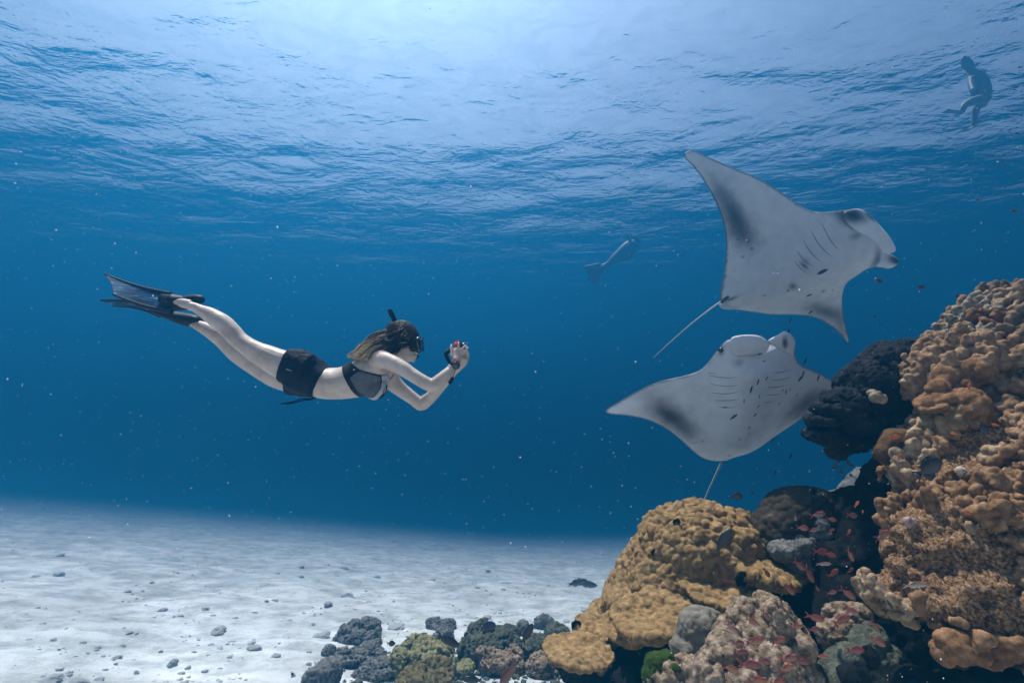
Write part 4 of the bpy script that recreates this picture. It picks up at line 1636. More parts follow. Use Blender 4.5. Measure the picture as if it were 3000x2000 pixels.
    blob_shells(lg, [(2760, 1165, 3.2, (70, 22, 60), (0, R(-18), 0)), (2800, 1195, 3.15, (60, 20, 60), (0, R(-8), 0)), (2735, 1190, 3.15, (28, 10, 40), (0, R(-25), 0)),
                     (2850, 1200, 3.05, (40, 60, 40)), (2770, 1110, 3.25, 34), (2800, 1080, 3.3, 36), (2820, 1130, 3.2, 32), (2850, 1090, 3.2, 38), (2750, 1140, 3.2, 26)])
    ob = lg.build('coral_ledge', M_TAN)
    remesh(ob, 0.009, smooth_it=2)
    knobs(ob, [(13.0, 0.02, 0.9), (30.0, 0.005, 0.9)], seed=5.0)
    keep_parent(ob, root)
    return root


build_wall()

def reef_depth(px, py):
    bpy.context.view_layer.update()
    hit = SC.ray_cast(bpy.context.evaluated_depsgraph_get(), CAM, (P(px, py, 1.0) - CAM).normalized())
    return (hit[1] - CAM).dot(FWD) if hit[0] else 3.0


dq = reef_depth(2676, 1536) + 0.012
rock('pink_sponge', 'round pale pink crust on the left lobes of the reef wall', [(2676, 1536, dq, (20, 21, 10)), (2664, 1530, dq, (15, 18, 10))], 0.007, coral_mat('pink_crust', [(0.3, (0.26, 0.15, 0.13)), (0.7, (0.46, 0.32, 0.29))], scale=40), [(16, 0.012, 2, False), (45, 0.006, 2, True)], 'sponge', seed=1.4)
dq = reef_depth(2826, 1384) + 0.012
rock('bleached_patch', 'small white bleached patch on the middle of the reef wall', [(2826, 1384, dq, (17, 12, 9)), (2846, 1386, dq, (10, 8, 8)), (2815, 1376, dq, (8, 9, 8))], 0.007, coral_mat('bleached', [(0.3, (0.34, 0.31, 0.23)), (0.7, (0.58, 0.55, 0.45))], scale=40), [(18, 0.012, 2, False), (45, 0.006, 2, True)], 'coral', seed=2.4)
# ---- overhanging head joining the wall, its dark colour standing in for shade
rock('overhanging_rock', 'overhanging rock coloured dark for shade, jutting left from the reef wall',
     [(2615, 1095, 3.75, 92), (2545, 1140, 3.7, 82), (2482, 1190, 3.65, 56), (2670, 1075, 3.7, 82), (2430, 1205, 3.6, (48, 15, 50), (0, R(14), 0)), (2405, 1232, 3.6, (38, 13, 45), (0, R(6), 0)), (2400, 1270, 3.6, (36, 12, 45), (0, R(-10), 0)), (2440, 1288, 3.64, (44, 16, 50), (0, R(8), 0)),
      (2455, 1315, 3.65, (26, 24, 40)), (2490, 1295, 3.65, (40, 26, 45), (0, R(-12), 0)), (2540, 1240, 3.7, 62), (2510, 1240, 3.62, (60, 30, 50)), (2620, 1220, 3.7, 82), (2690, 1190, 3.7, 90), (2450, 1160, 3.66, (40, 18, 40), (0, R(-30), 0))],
     0.011, M_SHADEROCK, [(6.0, 0.02, 3, False), (15.0, 0.022, 3, True), (40.0, 0.010, 2, True)], seed=4.4, knob=[(9.0, 0.014, 0.9), (22.0, 0.008, 0.9)])
rock('pale_coral', 'small pale lump on the dark overhanging rock', [(2566, 1162, 3.36, 17), (2582, 1168, 3.36, 14), (2553, 1150, 3.38, 11)], 0.007, M_GREYTAN, [(30, 0.004, 2, False)], 'coral', knob=[(40, 0.006, 0.9)])  # paler grey-tan lump set on the dark rock
rock('brown_coral', 'smooth brown coral head tucked in the dark hollow under the overhang', [(2630, 1300, 3.35, (52, 42, 40)), (2600, 1325, 3.35, (36, 30, 36)), (2660, 1325, 3.3, (40, 22, 36))],
     0.01, coral_mat('brown_coral', [(0.3, (0.07, 0.042, 0.02)), (0.7, (0.14, 0.085, 0.04))]), [(8, 0.012, 3, False)], 'coral', knob=[(9.0, 0.016, 0.9)])
# ---- back of the hollow, its shade put into the rock colour
rock('cave_wall', 'rock face coloured black for shade behind the reddish fish', [(2640, 1440, 4.0, 110), (2560, 1560, 4.1, 130), (2500, 1700, 4.0, 160), (2620, 1650, 3.9, 170), (2560, 1850, 3.7, 190), (2720, 1500, 3.9, 140), (2750, 1750, 3.8, 200), (2380, 1800, 4.1, 130), (2700, 2050, 3.6, 220), (2420, 1900, 3.9, 120)],
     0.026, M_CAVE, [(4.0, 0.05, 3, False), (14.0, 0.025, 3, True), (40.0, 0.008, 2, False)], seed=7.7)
# ---- round dark head left of the hollow
rock('brain_coral', 'dark rounded coral head between golden mound and the reef wall', [(2330, 1530, 4.3, 100), (2290, 1560, 4.25, 82), (2380, 1500, 4.35, 74), (2260, 1610, 4.2, 60), (2350, 1620, 4.2, 90)],
     0.012, coral_mat('dark_brown_coral', [(0.3, (0.022, 0.019, 0.015)), (0.6, (0.055, 0.043, 0.028)), (0.85, (0.13, 0.10, 0.055))], scale=5), [(6.0, 0.02, 2, False)], 'coral', seed=1.0, knob=[(17.0, 0.016, 0.9)])
rock('crusted_rock', 'grey crusted ledge beneath the dark rounded coral head', [(2300, 1615, 4.0, (46, 34, 40)), (2360, 1600, 4.02, (50, 40, 40)), (2350, 1650, 4.0, (60, 30, 40)), (2400, 1560, 4.05, (36, 50, 36))],
     0.012, M_GREYROCK, [(9.0, 0.02, 3, False), (30.0, 0.012, 3, True)], seed=5.5)
rock('distant_rock', 'hazy grey rock far behind the dark rounded coral head', [(2495, 1450, 7.0, 44), (2470, 1490, 7.0, 56), (2520, 1420, 7.0, 36), (2530, 1390, 7.1, 22), (2450, 1540, 7.0, 60), (2500, 1600, 7.0, 100)],
     0.025, M_GREYROCK, [(4.0, 0.04, 3, False), (14.0, 0.03, 3, True)], seed=6.5)


# ---- golden mound in the middle with its plates
def build_mound():
    root = empty('coral_mound', P(2050, 1880, 4.2))
    tag(root, 'big golden brown lobed coral mound with overlapping plates at centre right', 'coral')
    mb = MB()
    blob_shells(mb, [(2050, 1628, 4.4, (165, 140, 180)), (2010, 1720, 4.35, (190, 135, 200)), (1930, 1785, 4.3, (160, 105, 170)), (1860, 1830, 4.25, (105, 62, 120)), (2130, 1612, 4.5, (128, 100, 150)), (2180, 1690, 4.4, (100, 58, 110)),
                     (1780, 1865, 4.1, (80, 34, 90)), (1960, 1580, 4.5, (60, 50, 90)), (1880, 1740, 4.45, (105, 85, 120)), (1815, 1815, 4.35, (95, 52, 110))], sub=4)
    # plates, each a tilted disc standing out from the mound
    for x, y, d, rx, ry, th, rot in ((2233, 1660, 4.0, 128, 100, 11, (R(9), R(10), 0)), (2110, 1733, 3.82, 108, 100, 11, (R(9), R(6), 0)), (1905, 1812, 3.66, 116, 92, 12, (R(10), R(-4), 0)),
                                     (2005, 1770, 3.8, 120, 100, 15, (R(14), 0, 0)), (1745, 1850, 3.82, 62, 60, 11, (R(6), R(-8), 0)), (1830, 1840, 3.85, 90, 70, 13, (R(8), R(-8), 0))):
        blob_shells(mb, [(x, y, d, (rx, th, ry), rot), (x, y - th * 1.6, d + 0.16, (rx * 0.8, th * 1.8, ry * 0.7), rot)], sub=4)
    ob = mb.build('dome', M_GOLD)
    remesh(ob, 0.0108, smooth_it=2)
    rough(ob, [(2.3, 0.045, 2, False)], seed=1.5)
    thin = lambda v: 0.45 + 0.55 * smooth(1690, 1600, to_px(v)[:, 1] + 0.12 * (to_px(v)[:, 0] - 2000))
    knobs(ob, [(5.0, 0.03, 0.9), (11.5, 0.040, 0.8)], seed=0.4, mask=thin)
    knobs(ob, [(24.0, 0.015, 0.85)], seed=0.9)
    rough(ob, [(50.0, 0.002, 2, False)])
    keep_parent(ob, root)
    # worm-eaten holes with crusted rims
    bv = bvh_of(ob)
    for x, y, r in ((1916, 1617, 0.028), (2174, 1693, 0.05), (1982, 1528, 0.03), (1688, 1829, 0.035)):
        p = cast(bv, x, y, 0.0)
        if p is None:
            continue
        h = MB()
        for k in range(14):
            a = k / 14 * 6.283
            h.ell(np.array(p) + r * 0.8 * math.cos(a) * np.array((1, 0, 0)) + r * 0.8 * math.sin(a) * AX_U + np.array((0, -0.006, 0)) + RNG.normal(0, r * 0.12, 3), (r * 0.34,) * 3, sub=2)
        h.ell(np.array(p) + np.array((0, 0.005, 0)), (r * 0.7, r * 0.25, r * 0.7), sub=2)
        ho = h.build('burrow', M_CAVE)
        keep_parent(ho, root)
    return root


build_mound()


def plate(name, label, x, y, d, rx, ry, th, rot, mat, seed):
    mb = MB()
    blob_shells(mb, [(x, y, d, (rx, th, ry), rot), (x + rx * 0.2, y - 8, d + 0.08, (rx * 0.6, th * 1.6, ry * 0.6), rot), (x + rx * 0.5, y + 45, d + 0.25, (50, 60, 60))], sub=4)
    ob = mb.build(name, mat)
    remesh(ob, 0.008, smooth_it=2)
    rough(ob, [(5.0, 0.015, 2, False)], seed=seed)
    knobs(ob, [(23.0, 0.017, 0.85)], seed=seed)
    recentre(ob)
    return tag(ob, label, 'coral')


plate('plate_coral', 'flat tan plate coral low in front of the golden mound', 1695, 1905, 3.5, 106, 96, 12, (R(3), R(5), 0), M_GOLD, 8.0)

# ---- foreground rocks below the mound
rock('mound_foot', 'rock coloured dark for shade under the golden mound plates', [(1830, 1920, 3.95, (150, 55, 80)), (1960, 1930, 3.85, (160, 60, 80)), (2110, 1840, 4.05, (160, 100, 80)), (2240, 1780, 4.1, (110, 110, 80)), (1740, 1950, 3.8, (110, 50, 80)), (1900, 2030, 3.6, (220, 70, 90)), (2150, 1960, 3.8, (200, 90, 90))],
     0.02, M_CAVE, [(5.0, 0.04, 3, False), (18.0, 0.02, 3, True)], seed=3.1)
rock('boulder_coral', 'grey green boulder coral in front of the mound plates', [(2045, 1850, 3.25, (62, 66, 60)), (2020, 1895, 3.22, (52, 44, 55)), (2080, 1830, 3.3, (40, 44, 50))],
     0.009, coral_mat('grey_green_coral', [(0.3, (0.10, 0.085, 0.06)), (0.55, (0.19, 0.165, 0.125)), (0.8, (0.32, 0.28, 0.25))], scale=10, speck=(14.0, 0.62, 0.7, (0.4, 0.30, 0.26))), [(9.0, 0.016, 3, False)], 'coral', seed=2.6, knob=[(22.0, 0.010, 0.9)])
rock('crusted_rock', 'pink crusted knobbly rock at bottom centre beneath the red fish',
     [(2190, 1815, 3.1, 46), (2260, 1812, 3.05, 52), (2150, 1850, 3.1, 42), (2300, 1850, 3.05, 46), (2220, 1880, 3.0, 70), (2330, 1900, 3.0, 44), (2140, 1930, 2.95, 60), (2240, 1960, 2.9, 90), (2330, 1980, 2.95, 60), (2080, 1980, 2.9, 60), (2180, 2030, 2.85, 90)],
     0.010, M_PINKROCK, [(5.0, 0.025, 3, False), (13.0, 0.018, 3, False), (40.0, 0.008, 3, True)], seed=8.3, knob=[(9.0, 0.03, 0.9), (19.0, 0.014, 0.9)])
rock('crusted_rock', 'yellowish crusted rock at the bottom edge beside green weed', [(2010, 1965, 3.0, 44), (1960, 1990, 2.95, 44), (2050, 2000, 2.95, 50), (1920, 2000, 2.98, 30)],
     0.010, M_PINKROCK, [(7.0, 0.025, 3, False), (20.0, 0.022, 3, True)], seed=1.9)
rock('turtle_weed', 'round bright green weed tuft on the bottom rocks', [(1925, 1950, 3.02, (38, 40, 36)), (1950, 1935, 3.05, (34, 28, 34)), (1905, 1975, 3.0, (26, 30, 30))], 0.008, M_MOSS, [(20, 0.008, 3, False), (70, 0.006, 2, False)], 'seaweed', seed=2.2)
rock('turtle_weed', 'tiny green weed ball right of the larger weed tuft', [(1978, 1958, 2.93, (17, 14, 15))], 0.006, M_MOSS, [(30, 0.005, 3, False), (90, 0.004, 2, False)], 'seaweed', seed=3.2)
rock('crusted_rock', 'brown crusted rock low behind the red fish in the hollow', [(2460, 1800, 3.3, (44, 32, 40)), (2510, 1810, 3.28, (50, 34, 40)), (2480, 1840, 3.25, (56, 40, 40)), (2440, 1860, 3.2, (40, 46, 40))],
     0.011, M_PINKROCK, [(8.0, 0.025, 3, False), (24.0, 0.018, 3, True)], seed=9.1)
rock('grey_boulder', 'grey green sloping boulder at bottom right of the red fish', [(2530, 1890, 3.1, (70, 44, 60), (0, R(-42), 0)), (2480, 1950, 3.0, (66, 44, 60), (0, R(-40), 0)), (2450, 1990, 2.95, (60, 50, 60)), (2580, 1940, 3.05, (70, 60, 60)), (2600, 2000, 3.0, (90, 70, 60))],
     0.012, M_GREENROCK, [(6.0, 0.025, 3, False), (22.0, 0.014, 3, True)], seed=4.1)
rock('brown_rock', 'brown flat rock at the bottom edge under the reef wall', [(2500, 1985, 2.85, (40, 34, 40)), (2540, 1930, 2.95, (36, 30, 36)), (2700, 2000, 2.8, (90, 34, 60)), (2800, 2010, 2.8, (90, 44, 60)), (2940, 2020, 2.8, (120, 50, 80))],
     0.012, M_CAVE, [(9.0, 0.02, 3, False)], seed=6.1)


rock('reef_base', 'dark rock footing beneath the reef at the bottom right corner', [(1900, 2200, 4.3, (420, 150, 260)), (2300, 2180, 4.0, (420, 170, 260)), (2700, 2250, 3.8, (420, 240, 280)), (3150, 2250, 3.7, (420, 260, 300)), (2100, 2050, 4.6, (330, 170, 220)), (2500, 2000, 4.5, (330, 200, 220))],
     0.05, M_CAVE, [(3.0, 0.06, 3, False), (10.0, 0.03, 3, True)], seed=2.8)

# ---- rocks and rubble standing on the sand
def on_sand(px, py):
    r = P(px, py, 1.0) - CAM
    t = 3.0
    dz = 0.0
    for _ in range(5):
        # exact hit with the tilted plane, then correct for the local relief
        for _k in range(30):
            q = r * t
            g = q.z - (float(sand_plane(q.x, q.y)) + dz)
            q2 = r * (t + 0.01)
            g2 = q2.z - (float(sand_plane(q2.x, q2.y)) + dz)
            t = max(0.6, min(80.0, t - g * 0.01 / (g2 - g)))
        q = r * t
        dz = float(sand_z(np.array([q.x]), np.array([q.y]))[0] - sand_plane(q.x, q.y))
    return t


def sand_rock(name, label, px, py, wpx, hpx, mat, seed, lumps=4, group=None, voxel=None, cat='rock', knob=None, sink=0.35):
    """a rock whose foot meets the sand at (px, py); width and height in photo px"""
    d = on_sand(px, py)
    k = d / FPX
    rng = np.random.default_rng(int(seed * 100) + 5)
    mb = MB()
    w, h = wpx * k, hpx * k * 0.86
    c = Q(px, py, d)
    for i in range(lumps):
        o = rng.uniform(-0.5, 0.5, 3) * (w * 0.6, w * 0.5, 0)
        rr = rng.uniform(0.55, 0.85)
        mb.ell(c + o + np.array((0, w * 0.3, h * (0.42 - sink * 0.2) * rng.uniform(0.6, 1.0))), (w * 0.5 * rr, w * 0.5 * rr, h * 0.62 * rr), Euler(rng.uniform(-0.5, 0.5, 3)), sub=3)
    ob = mb.build(name, mat)
    vx = voxel or max(0.006, min(w, h) / 16)
    remesh(ob, vx, smooth_it=1)
    if knob:
        knobs(ob, knob, seed=seed)
    rough(ob, [(3.2 / max(w, .1), w * 0.09, 3, False), (8.0 / max(w, .1), w * 0.085, 3, True), (26 / max(w, .1), w * 0.02, 2, True)], seed=seed)
    recentre(ob)
    return tag(ob, label, cat, group)


sand_rock('olive_coral', 'yellow green lumpy coral mound at the foot of the sand', 1220, 1990, 180, 110, M_OLIVE, 1.1, 6, cat='coral', voxel=0.011, knob=[(14.0, 0.022, 0.9), (30, 0.006, 0.9)])
sand_rock('dark_boulder', 'largest dark green grey boulder right of the yellow green coral', 1420, 1945, 170, 118, M_GREENROCK, 2.1, 6, voxel=0.012)
sand_rock('dark_boulder', 'rounded brown grey boulder topmost beside the blue tang', 1470, 1900, 90, 80, M_GREENROCK, 2.7, 3, voxel=0.012)
sand_rock('dark_boulder', 'green grey boulder below the blue tang, nearest the tan plate coral', 1560, 1945, 100, 80, M_GREENROCK, 3.1, 4, voxel=0.012)
sand_rock('round_rock', 'round grey rock on the sand beside the golden mound, upper one', 1590, 1845, 62, 52, M_GREYROCK, 3.6, 3)
sand_rock('round_rock', 'grey rock left of the round one near the golden mound', 1535, 1865, 66, 52, M_GREYROCK, 4.1, 3)
sand_rock('green_rock', 'pale green rough rock touching the left foot of the golden mound', 1620, 1880, 80, 52, M_GREENROCK, 4.6, 4)
sand_rock('rubble_block', 'yellow brown rubble block between the boulders at bottom centre', 1470, 1975, 130, 60, M_PINKROCK, 5.1, 5, voxel=0.011)
sand_rock('rubble_block', 'rough tan rubble under the tan plate coral', 1590, 1985, 110, 66, M_PINKROCK, 5.6, 5, voxel=0.011)
sand_rock('brown_mound', 'brown lumpy rock on the bottom edge in front of yellow green coral', 1240, 2040, 150, 80, coral_mat('brown_lump', [(0.3, (0.07, 0.055, 0.025)), (0.7, (0.20, 0.16, 0.075))], scale=14), 6.1, 4, voxel=0.012, knob=[(18, 0.012, 0.9)])
sand_rock('brown_mound', 'small knobbly finger lump right of yellow green coral', 1345, 1985, 70, 46, M_OLIVE, 6.6, 4, voxel=0.010)
sand_rock('grey_rubble', 'grey rubble rock just left of the yellow green coral', 1125, 1970, 52, 60, M_GREYROCK, 7.1, 3)
sand_rock('grey_rubble', 'pale flat rock behind the boulders on the sand, left one', 1290, 1848, 66, 26, M_GREYROCK, 7.6, 4)
sand_rock('grey_rubble', 'pale flat rock behind the boulders on the sand, lower one', 1302, 1872, 72, 30, M_GREYROCK, 7.9, 4)
sand_rock('grey_boulder', 'widest dark grey rock alone on the sand', 1035, 1885, 110, 48, M_GREYROCK, 8.1, 6)
sand_rock('grey_boulder', 'upright grey block right end of the lone dark rock group', 1068, 1922, 52, 52, M_GREYROCK, 8.6, 3)
sand_rock('grey_boulder', 'small dark block left end of the lone rock group', 962, 1923, 40, 38, M_GREYROCK, 9.1, 3)
sand_rock('grey_boulder', 'dark rock at the bottom edge of the sand', 940, 2020, 100, 82, M_GREYROCK, 9.6, 4)
sand_rock('grey_rubble', 'rubble bed in front of the lone rock group', 1030, 1945, 130, 22, M_GREYROCK, 10.1, 9)
sand_rock('grey_rubble', 'grey rubble strip left of the yellow green coral at bottom', 1085, 1992, 90, 34, M_GREYROCK, 10.6, 8)
small = [(635, 1850, 46, 20), (744, 1902, 34, 16), (508, 1948, 26, 24), (942, 1862, 42, 18), (145, 2000, 52, 22), (225, 2004, 46, 20), (295, 1992, 34, 14), (1012, 1748, 30, 18), (960, 1772, 26, 14), (884, 1690, 12, 8), (1104, 1692, 18, 10),
         (1265, 1700, 18, 8), (1430, 1675, 14, 11), (886, 1662, 16, 12), (1008, 1666, 22, 10), (175, 1628, 18, 10), (105, 1690, 18, 9), (176, 1684, 30, 14), (372, 1734, 20, 9), (444, 1708, 12, 9), (478, 1788, 24, 10), (530, 1805, 16, 9),
         (600, 1786, 16, 9), (155, 1876, 18, 9), (380, 1855, 22, 10), (360, 1892, 14, 10), (285, 1898, 16, 8), (240, 1885, 16, 9), (340, 1927, 22, 10), (470, 1910, 12, 10), (397, 1972, 16, 12), (530, 1975, 20, 10), (205, 1977, 16, 8), (550, 1955, 14, 8),
         (1106, 1878, 26, 16), (1165, 1838, 50, 12), (905, 1945, 16, 10), (856, 1980, 12, 12), (810, 1924, 26, 12), (675, 1925, 14, 8), (1480, 1710, 22, 7), (1425, 1812, 30, 12), (1660, 1822, 26, 8), (917, 1830, 12, 11), (804, 1760, 18, 8), (780, 1763, 10, 9), (745, 1795, 14, 7)]
proto = []
for j in range(6):
    rng = np.random.default_rng(40 + j)
    mb = MB()
    for i in range(3):
        mb.ell(rng.uniform(-0.3, 0.3, 3) * (1, 1, 0.2) + (0, 0, 0.3), rng.uniform(0.35, 0.6, 3) * (1, 1, 0.9), Euler(rng.uniform(-1, 1, 3)), sub=2)
    o = mb.build('pebble', M_RUBBLE)
    remesh(o, 0.085)
    rough(o, [(2.2, 0.12, 2, False), (5.0, 0.10, 2, True)], seed=j * 2.2)
    proto.append(o)
COLS = [(0, 280, 'by the left edge'), (280, 620, 'below the fins'), (620, 1000, 'below the black shorts'), (1000, 3000, 'below the raised hands')]
ROWS = [(0, 1760, 'far back on the sand'), (1760, 1890, 'midway on the sand'), (1890, 2100, 'near the bottom edge')]
ORD = ['leftmost', 'second from left', 'third from left', 'fourth from left', 'fifth from left', 'sixth from left', 'seventh from left', 'eighth from left', 'ninth from left', 'tenth from left']
boxes = {}
for i, (x, y, w, h) in enumerate(small):
    c = [k for k, q in enumerate(COLS) if q[0] <= x < q[1]][0]
    r_ = [k for k, q in enumerate(ROWS) if q[0] <= y < q[1]][0]
    boxes.setdefault((c, r_), []).append((x, i))
stone_label = {}
for (c, r_), lst in boxes.items():
    for k, (x, i) in enumerate(sorted(lst)):
        stone_label[i] = ('grey stone ' + ROWS[r_][2] + ' ' + COLS[c][2] + (', ' + ORD[k] + ' there' if len(lst) > 1 else ', alone there'))
for i, (x, y, w, h) in enumerate(small):
    o = proto[i % 6]
    d = on_sand(x, y)
    k = d / FPX
    q = bpy.data.objects.new('sand_stone', o.data)
    COL.objects.link(q)
    q.location = Q(x, y, d)
    q.scale = (w * k * 0.85, w * k * 0.85, h * k)
    q.location.z -= h * k * 0.18
    q.rotation_euler = (0, 0, i * 1.7)
    tag(q, stone_label[i], 'stone', 'small stones scattered over the sand')
for o in proto:
    bpy.data.objects.remove(o)


# ---- coral rubble bits all over the sand
def build_rubble():
    rng = np.random.default_rng(77)
    base = [ico(1)]
    mb_v, mb_f, n0 = [], [], 0
    v0, f0 = ico(1)
    m = 17000
    yy = 2.4 + 18 * rng.uniform(0, 1, m) ** 1.7
    xx = rng.uniform(-1.25, 0.75, m) * (yy + 0.6)
    ok = fbm(np.stack([xx, yy, np.zeros(m)], -1), 0.9, 3, seed=5.0) + 0.25 * (xx / yy) + rng.normal(0, 0.25, m) >= -0.02
    for x, y in zip(xx[ok], yy[ok]):
        s = 0.005 + 0.026 * rng.random() ** 4
        if rng.random() < 0.04:
            s *= 1.9
        sc = np.array((s * rng.uniform(0.7, 1.8), s * rng.uniform(0.7, 1.8), s * rng.uniform(0.5, 0.9)))
        a = rng.uniform(0, 6.28)
        v = v0 * sc * rng.uniform(0.6, 1.25, (len(v0), 1))
        c_, s_ = math.cos(a), math.sin(a)
        v = np.stack([v[:, 0] * c_ - v[:, 1] * s_, v[:, 0] * s_ + v[:, 1] * c_, v[:, 2]], -1)
        mb_v.append((v, x, y))
    xs = np.array([q[1] for q in mb_v])
    ys = np.array([q[2] for q in mb_v])
    zs = sand_z(xs, ys)
    V = np.concatenate([q[0] + (q[1], q[2], z - 0.001) for q, z in zip(mb_v, zs)])
    F = np.concatenate([f0 + i * len(v0) for i in range(len(mb_v))])
    ob = mesh_obj('coral_rubble', V, F, M_RUBBLE, shade=False)
    tag(ob, 'coral rubble bits strewn over the white sand', 'rubble', kind='stuff')


build_rubble()


def build_rubble_bank():
    """broken coral pieces heaped between the boulders at the foot of the reef"""
    rng = np.random.default_rng(31)
    v0, f0 = ico(2)
    V, F, n = [], [], 0
    for i in range(620):
        x = rng.uniform(1000, 1700)
        y = rng.uniform(1845, 2040)
        if y < 1900 - 0.12 * (x - 1000) + rng.normal(0, 25) + 40:
            continue
        r = P(x, y, 1.0) - CAM
        t = 3.0
        for _ in range(12):
            q, q2 = r * t, r * (t + 0.01)
            g = q.z - float(sand_plane(q.x, q.y))
            g2 = q2.z - float(sand_plane(q2.x, q2.y))
            t = max(0.6, min(40.0, t - g * 0.01 / (g2 - g)))
        q = r * t
        s = rng.uniform(0.014, 0.034) * (1 + 1.2 * (rng.random() < 0.12))
        v = v0 * (s * rng.uniform(0.6, 1.5, 3) * (1, 1, 0.7))
        v = v * (1 + 0.55 * fbm(v0 + i * 3.1, 1.4, 2))[:, None]
        a = rng.uniform(0, 6.28)
        c_, s_ = math.cos(a), math.sin(a)
        v = np.stack([v[:, 0] * c_ - v[:, 1] * s_, v[:, 0] * s_ + v[:, 1] * c_, v[:, 2]], -1)
        z = float(sand_z(np.array([q.x]), np.array([q.y]))[0])
        V.append(v + (q.x, q.y, z + s * 0.3))
        F.append(f0 + n)
        n += len(v0)
    ob = mesh_obj('rubble_bank', np.concatenate(V), np.concatenate(F), M_GREENROCK, shade=True)
    tag(ob, 'broken coral rubble heaped between the boulders at the reef foot', 'rubble', kind='stuff')


build_rubble_bank()


# ------------------------------------------------------------------ fishes
def fish_mesh(L, hgt, wid, prof, tail=(0.2, 0.34, 0.5), dorsal=(0.28, 0.8, 0.16), anal=(0.58, 0.8, 0.12), colour=None, n=12, rings=16, pelvic=True):
    """body of a fish swimming along +X, length L; returns separate part geometry"""
    xs = np.linspace(0, 1, rings)
    px_, pv = zip(*prof)
    h = np.interp(xs, px_, pv) * hgt / 2
    h = np.maximum(h, 0.004)
    body_len = L * (1 - tail[0])
    cx = L / 2 - xs * body_len
    c = np.stack([cx, np.zeros(rings), np.zeros(rings)], -1)
    w = h * wid * (1 - 0.35 * xs)
    v, f = loft(c, w, h, (0, 1, 0), n)
    parts = {'body': (v, f)}

    def plate_(pts, th=0.012):
        pts = np.array(pts)
        k = len(pts)
        V = np.vstack([np.c_[pts[:, 0], np.full(k, th * L / 2), pts[:, 1]], np.c_[pts[:, 0], np.full(k, -th * L / 2), pts[:, 1]]])
        F = [tuple(range(k))[::-1], tuple(range(k, 2 * k))]
        F += [(i, (i + 1) % k, k + (i + 1) % k, k + i) for i in range(k)]
        return V, F
    xe = cx[-1]
    th, tf = tail[1] * hgt, tail[2]
    he = h[-1]
    parts['tail_fin'] = plate_([(xe + 0.03 * L, he * 0.9), (xe - 0.08 * L, th * 0.75), (-L / 2 - 0.02 * L, th * 1.3), (-L / 2 + tail[0] * L * tf, th * 0.3), (-L / 2 + tail[0] * L * (tf + 0.06), 0),
                                (-L / 2 + tail[0] * L * tf, -th * 0.3), (-L / 2 - 0.02 * L, -th * 1.3), (xe - 0.08 * L, -th * 0.75), (xe + 0.03 * L, -he * 0.9)])
    hx = lambda t: float(np.interp(t, xs, h))
    X = lambda t: L / 2 - t * body_len
    a, b, e = dorsal
    ts = np.linspace(a, b, 7)
    up = [(X(t), hx(t) * 0.86) for t in ts]
    tp = [(X(t) - 0.02 * L, hx(t) * 0.92 + e * hgt * (0.5 + 0.5 * math.sin((t - a) / (b - a) * 2.6 + 0.3))) for t in ts[::-1]]
    parts['dorsal_fin'] = plate_(up + tp)
    a, b, e = anal
    ts = np.linspace(a, b, 4)
    up = [(X(t), -hx(t) * 0.86) for t in ts]
    tp = [(X(t) - 0.03 * L, -hx(t) * 0.92 - e * hgt) for t in ts[::-1]]
    parts['anal_fin'] = plate_(up + tp)
    if pelvic:
        parts['pelvic_fin'] = plate_([(X(0.34), -hx(0.34) * 0.85), (X(0.42), -hx(0.42) * 0.9), (X(0.52), -hx(0.42) - 0.18 * hgt)])
    ey = MB()
    for s in (-1, 1):
        ey.ell((X(0.13), s * float(np.interp(0.13, xs, w)) * 0.86, hx(0.13) * 0.32), (0.022 * L, 0.012 * L, 0.022 * L), sub=1)
    parts['eye'] = (np.concatenate(ey.v), ey.f)
    return parts


def fish_mat(name, back, side, belly, hgt, spots=None, rough_=0.4):
    """colour runs from back to belly across the body"""
    m, t, b = new_mat(name)
    tc = t.nodes.new('ShaderNodeTexCoord')
    sp = t.nodes.new('ShaderNodeSeparateXYZ')
    t.links.new(tc.outputs['Object'], sp.inputs[0])
    mr = node(t, 'ShaderNodeMapRange')
    mr.inputs['From Min'].default_value = -hgt * 0.5
    mr.inputs['From Max'].default_value = hgt * 0.5
    t.links.new(sp.outputs['Z'], mr.inputs['Value'])
    cr = ramp(t, mr.outputs[0], [(0.15, belly), (0.5, side), (0.85, back)])
    nz = node(t, 'ShaderNodeTexNoise', Scale=120.0, Detail=2.0)
    t.links.new(tc.outputs['Object'], nz.inputs['Vector'])
    r2 = ramp(t, nz.outputs['Fac'], [(0.35, (0.7, 0.7, 0.7)), (0.65, (1, 1, 1))])
    mx = t.nodes.new('ShaderNodeMix')
    mx.data_type = 'RGBA'
    mx.blend_type = 'MULTIPLY'
    mx.inputs[0].default_value = 1.0
    t.links.new(cr.outputs['Color'], mx.inputs[6])
    t.links.new(r2.outputs['Color'], mx.inputs[7])
    oi = t.nodes.new('ShaderNodeObjectInfo')
    hv = t.nodes.new('ShaderNodeHueSaturation')
    for sock, lo, hi in (('Value', 0.65, 1.25), ('Hue', 0.485, 0.52)):
        q = node(t, 'ShaderNodeMapRange')
        q.inputs['To Min'].default_value = lo
        q.inputs['To Max'].default_value = hi
        t.links.new(oi.outputs['Random'], q.inputs['Value'])
        t.links.new(q.outputs[0], hv.inputs[sock])
    t.links.new(mx.outputs[2], hv.inputs['Color'])
    t.links.new(hv.outputs['Color'], b.inputs['Base Color'])
    b.inputs['Roughness'].default_value = rough_
    return m


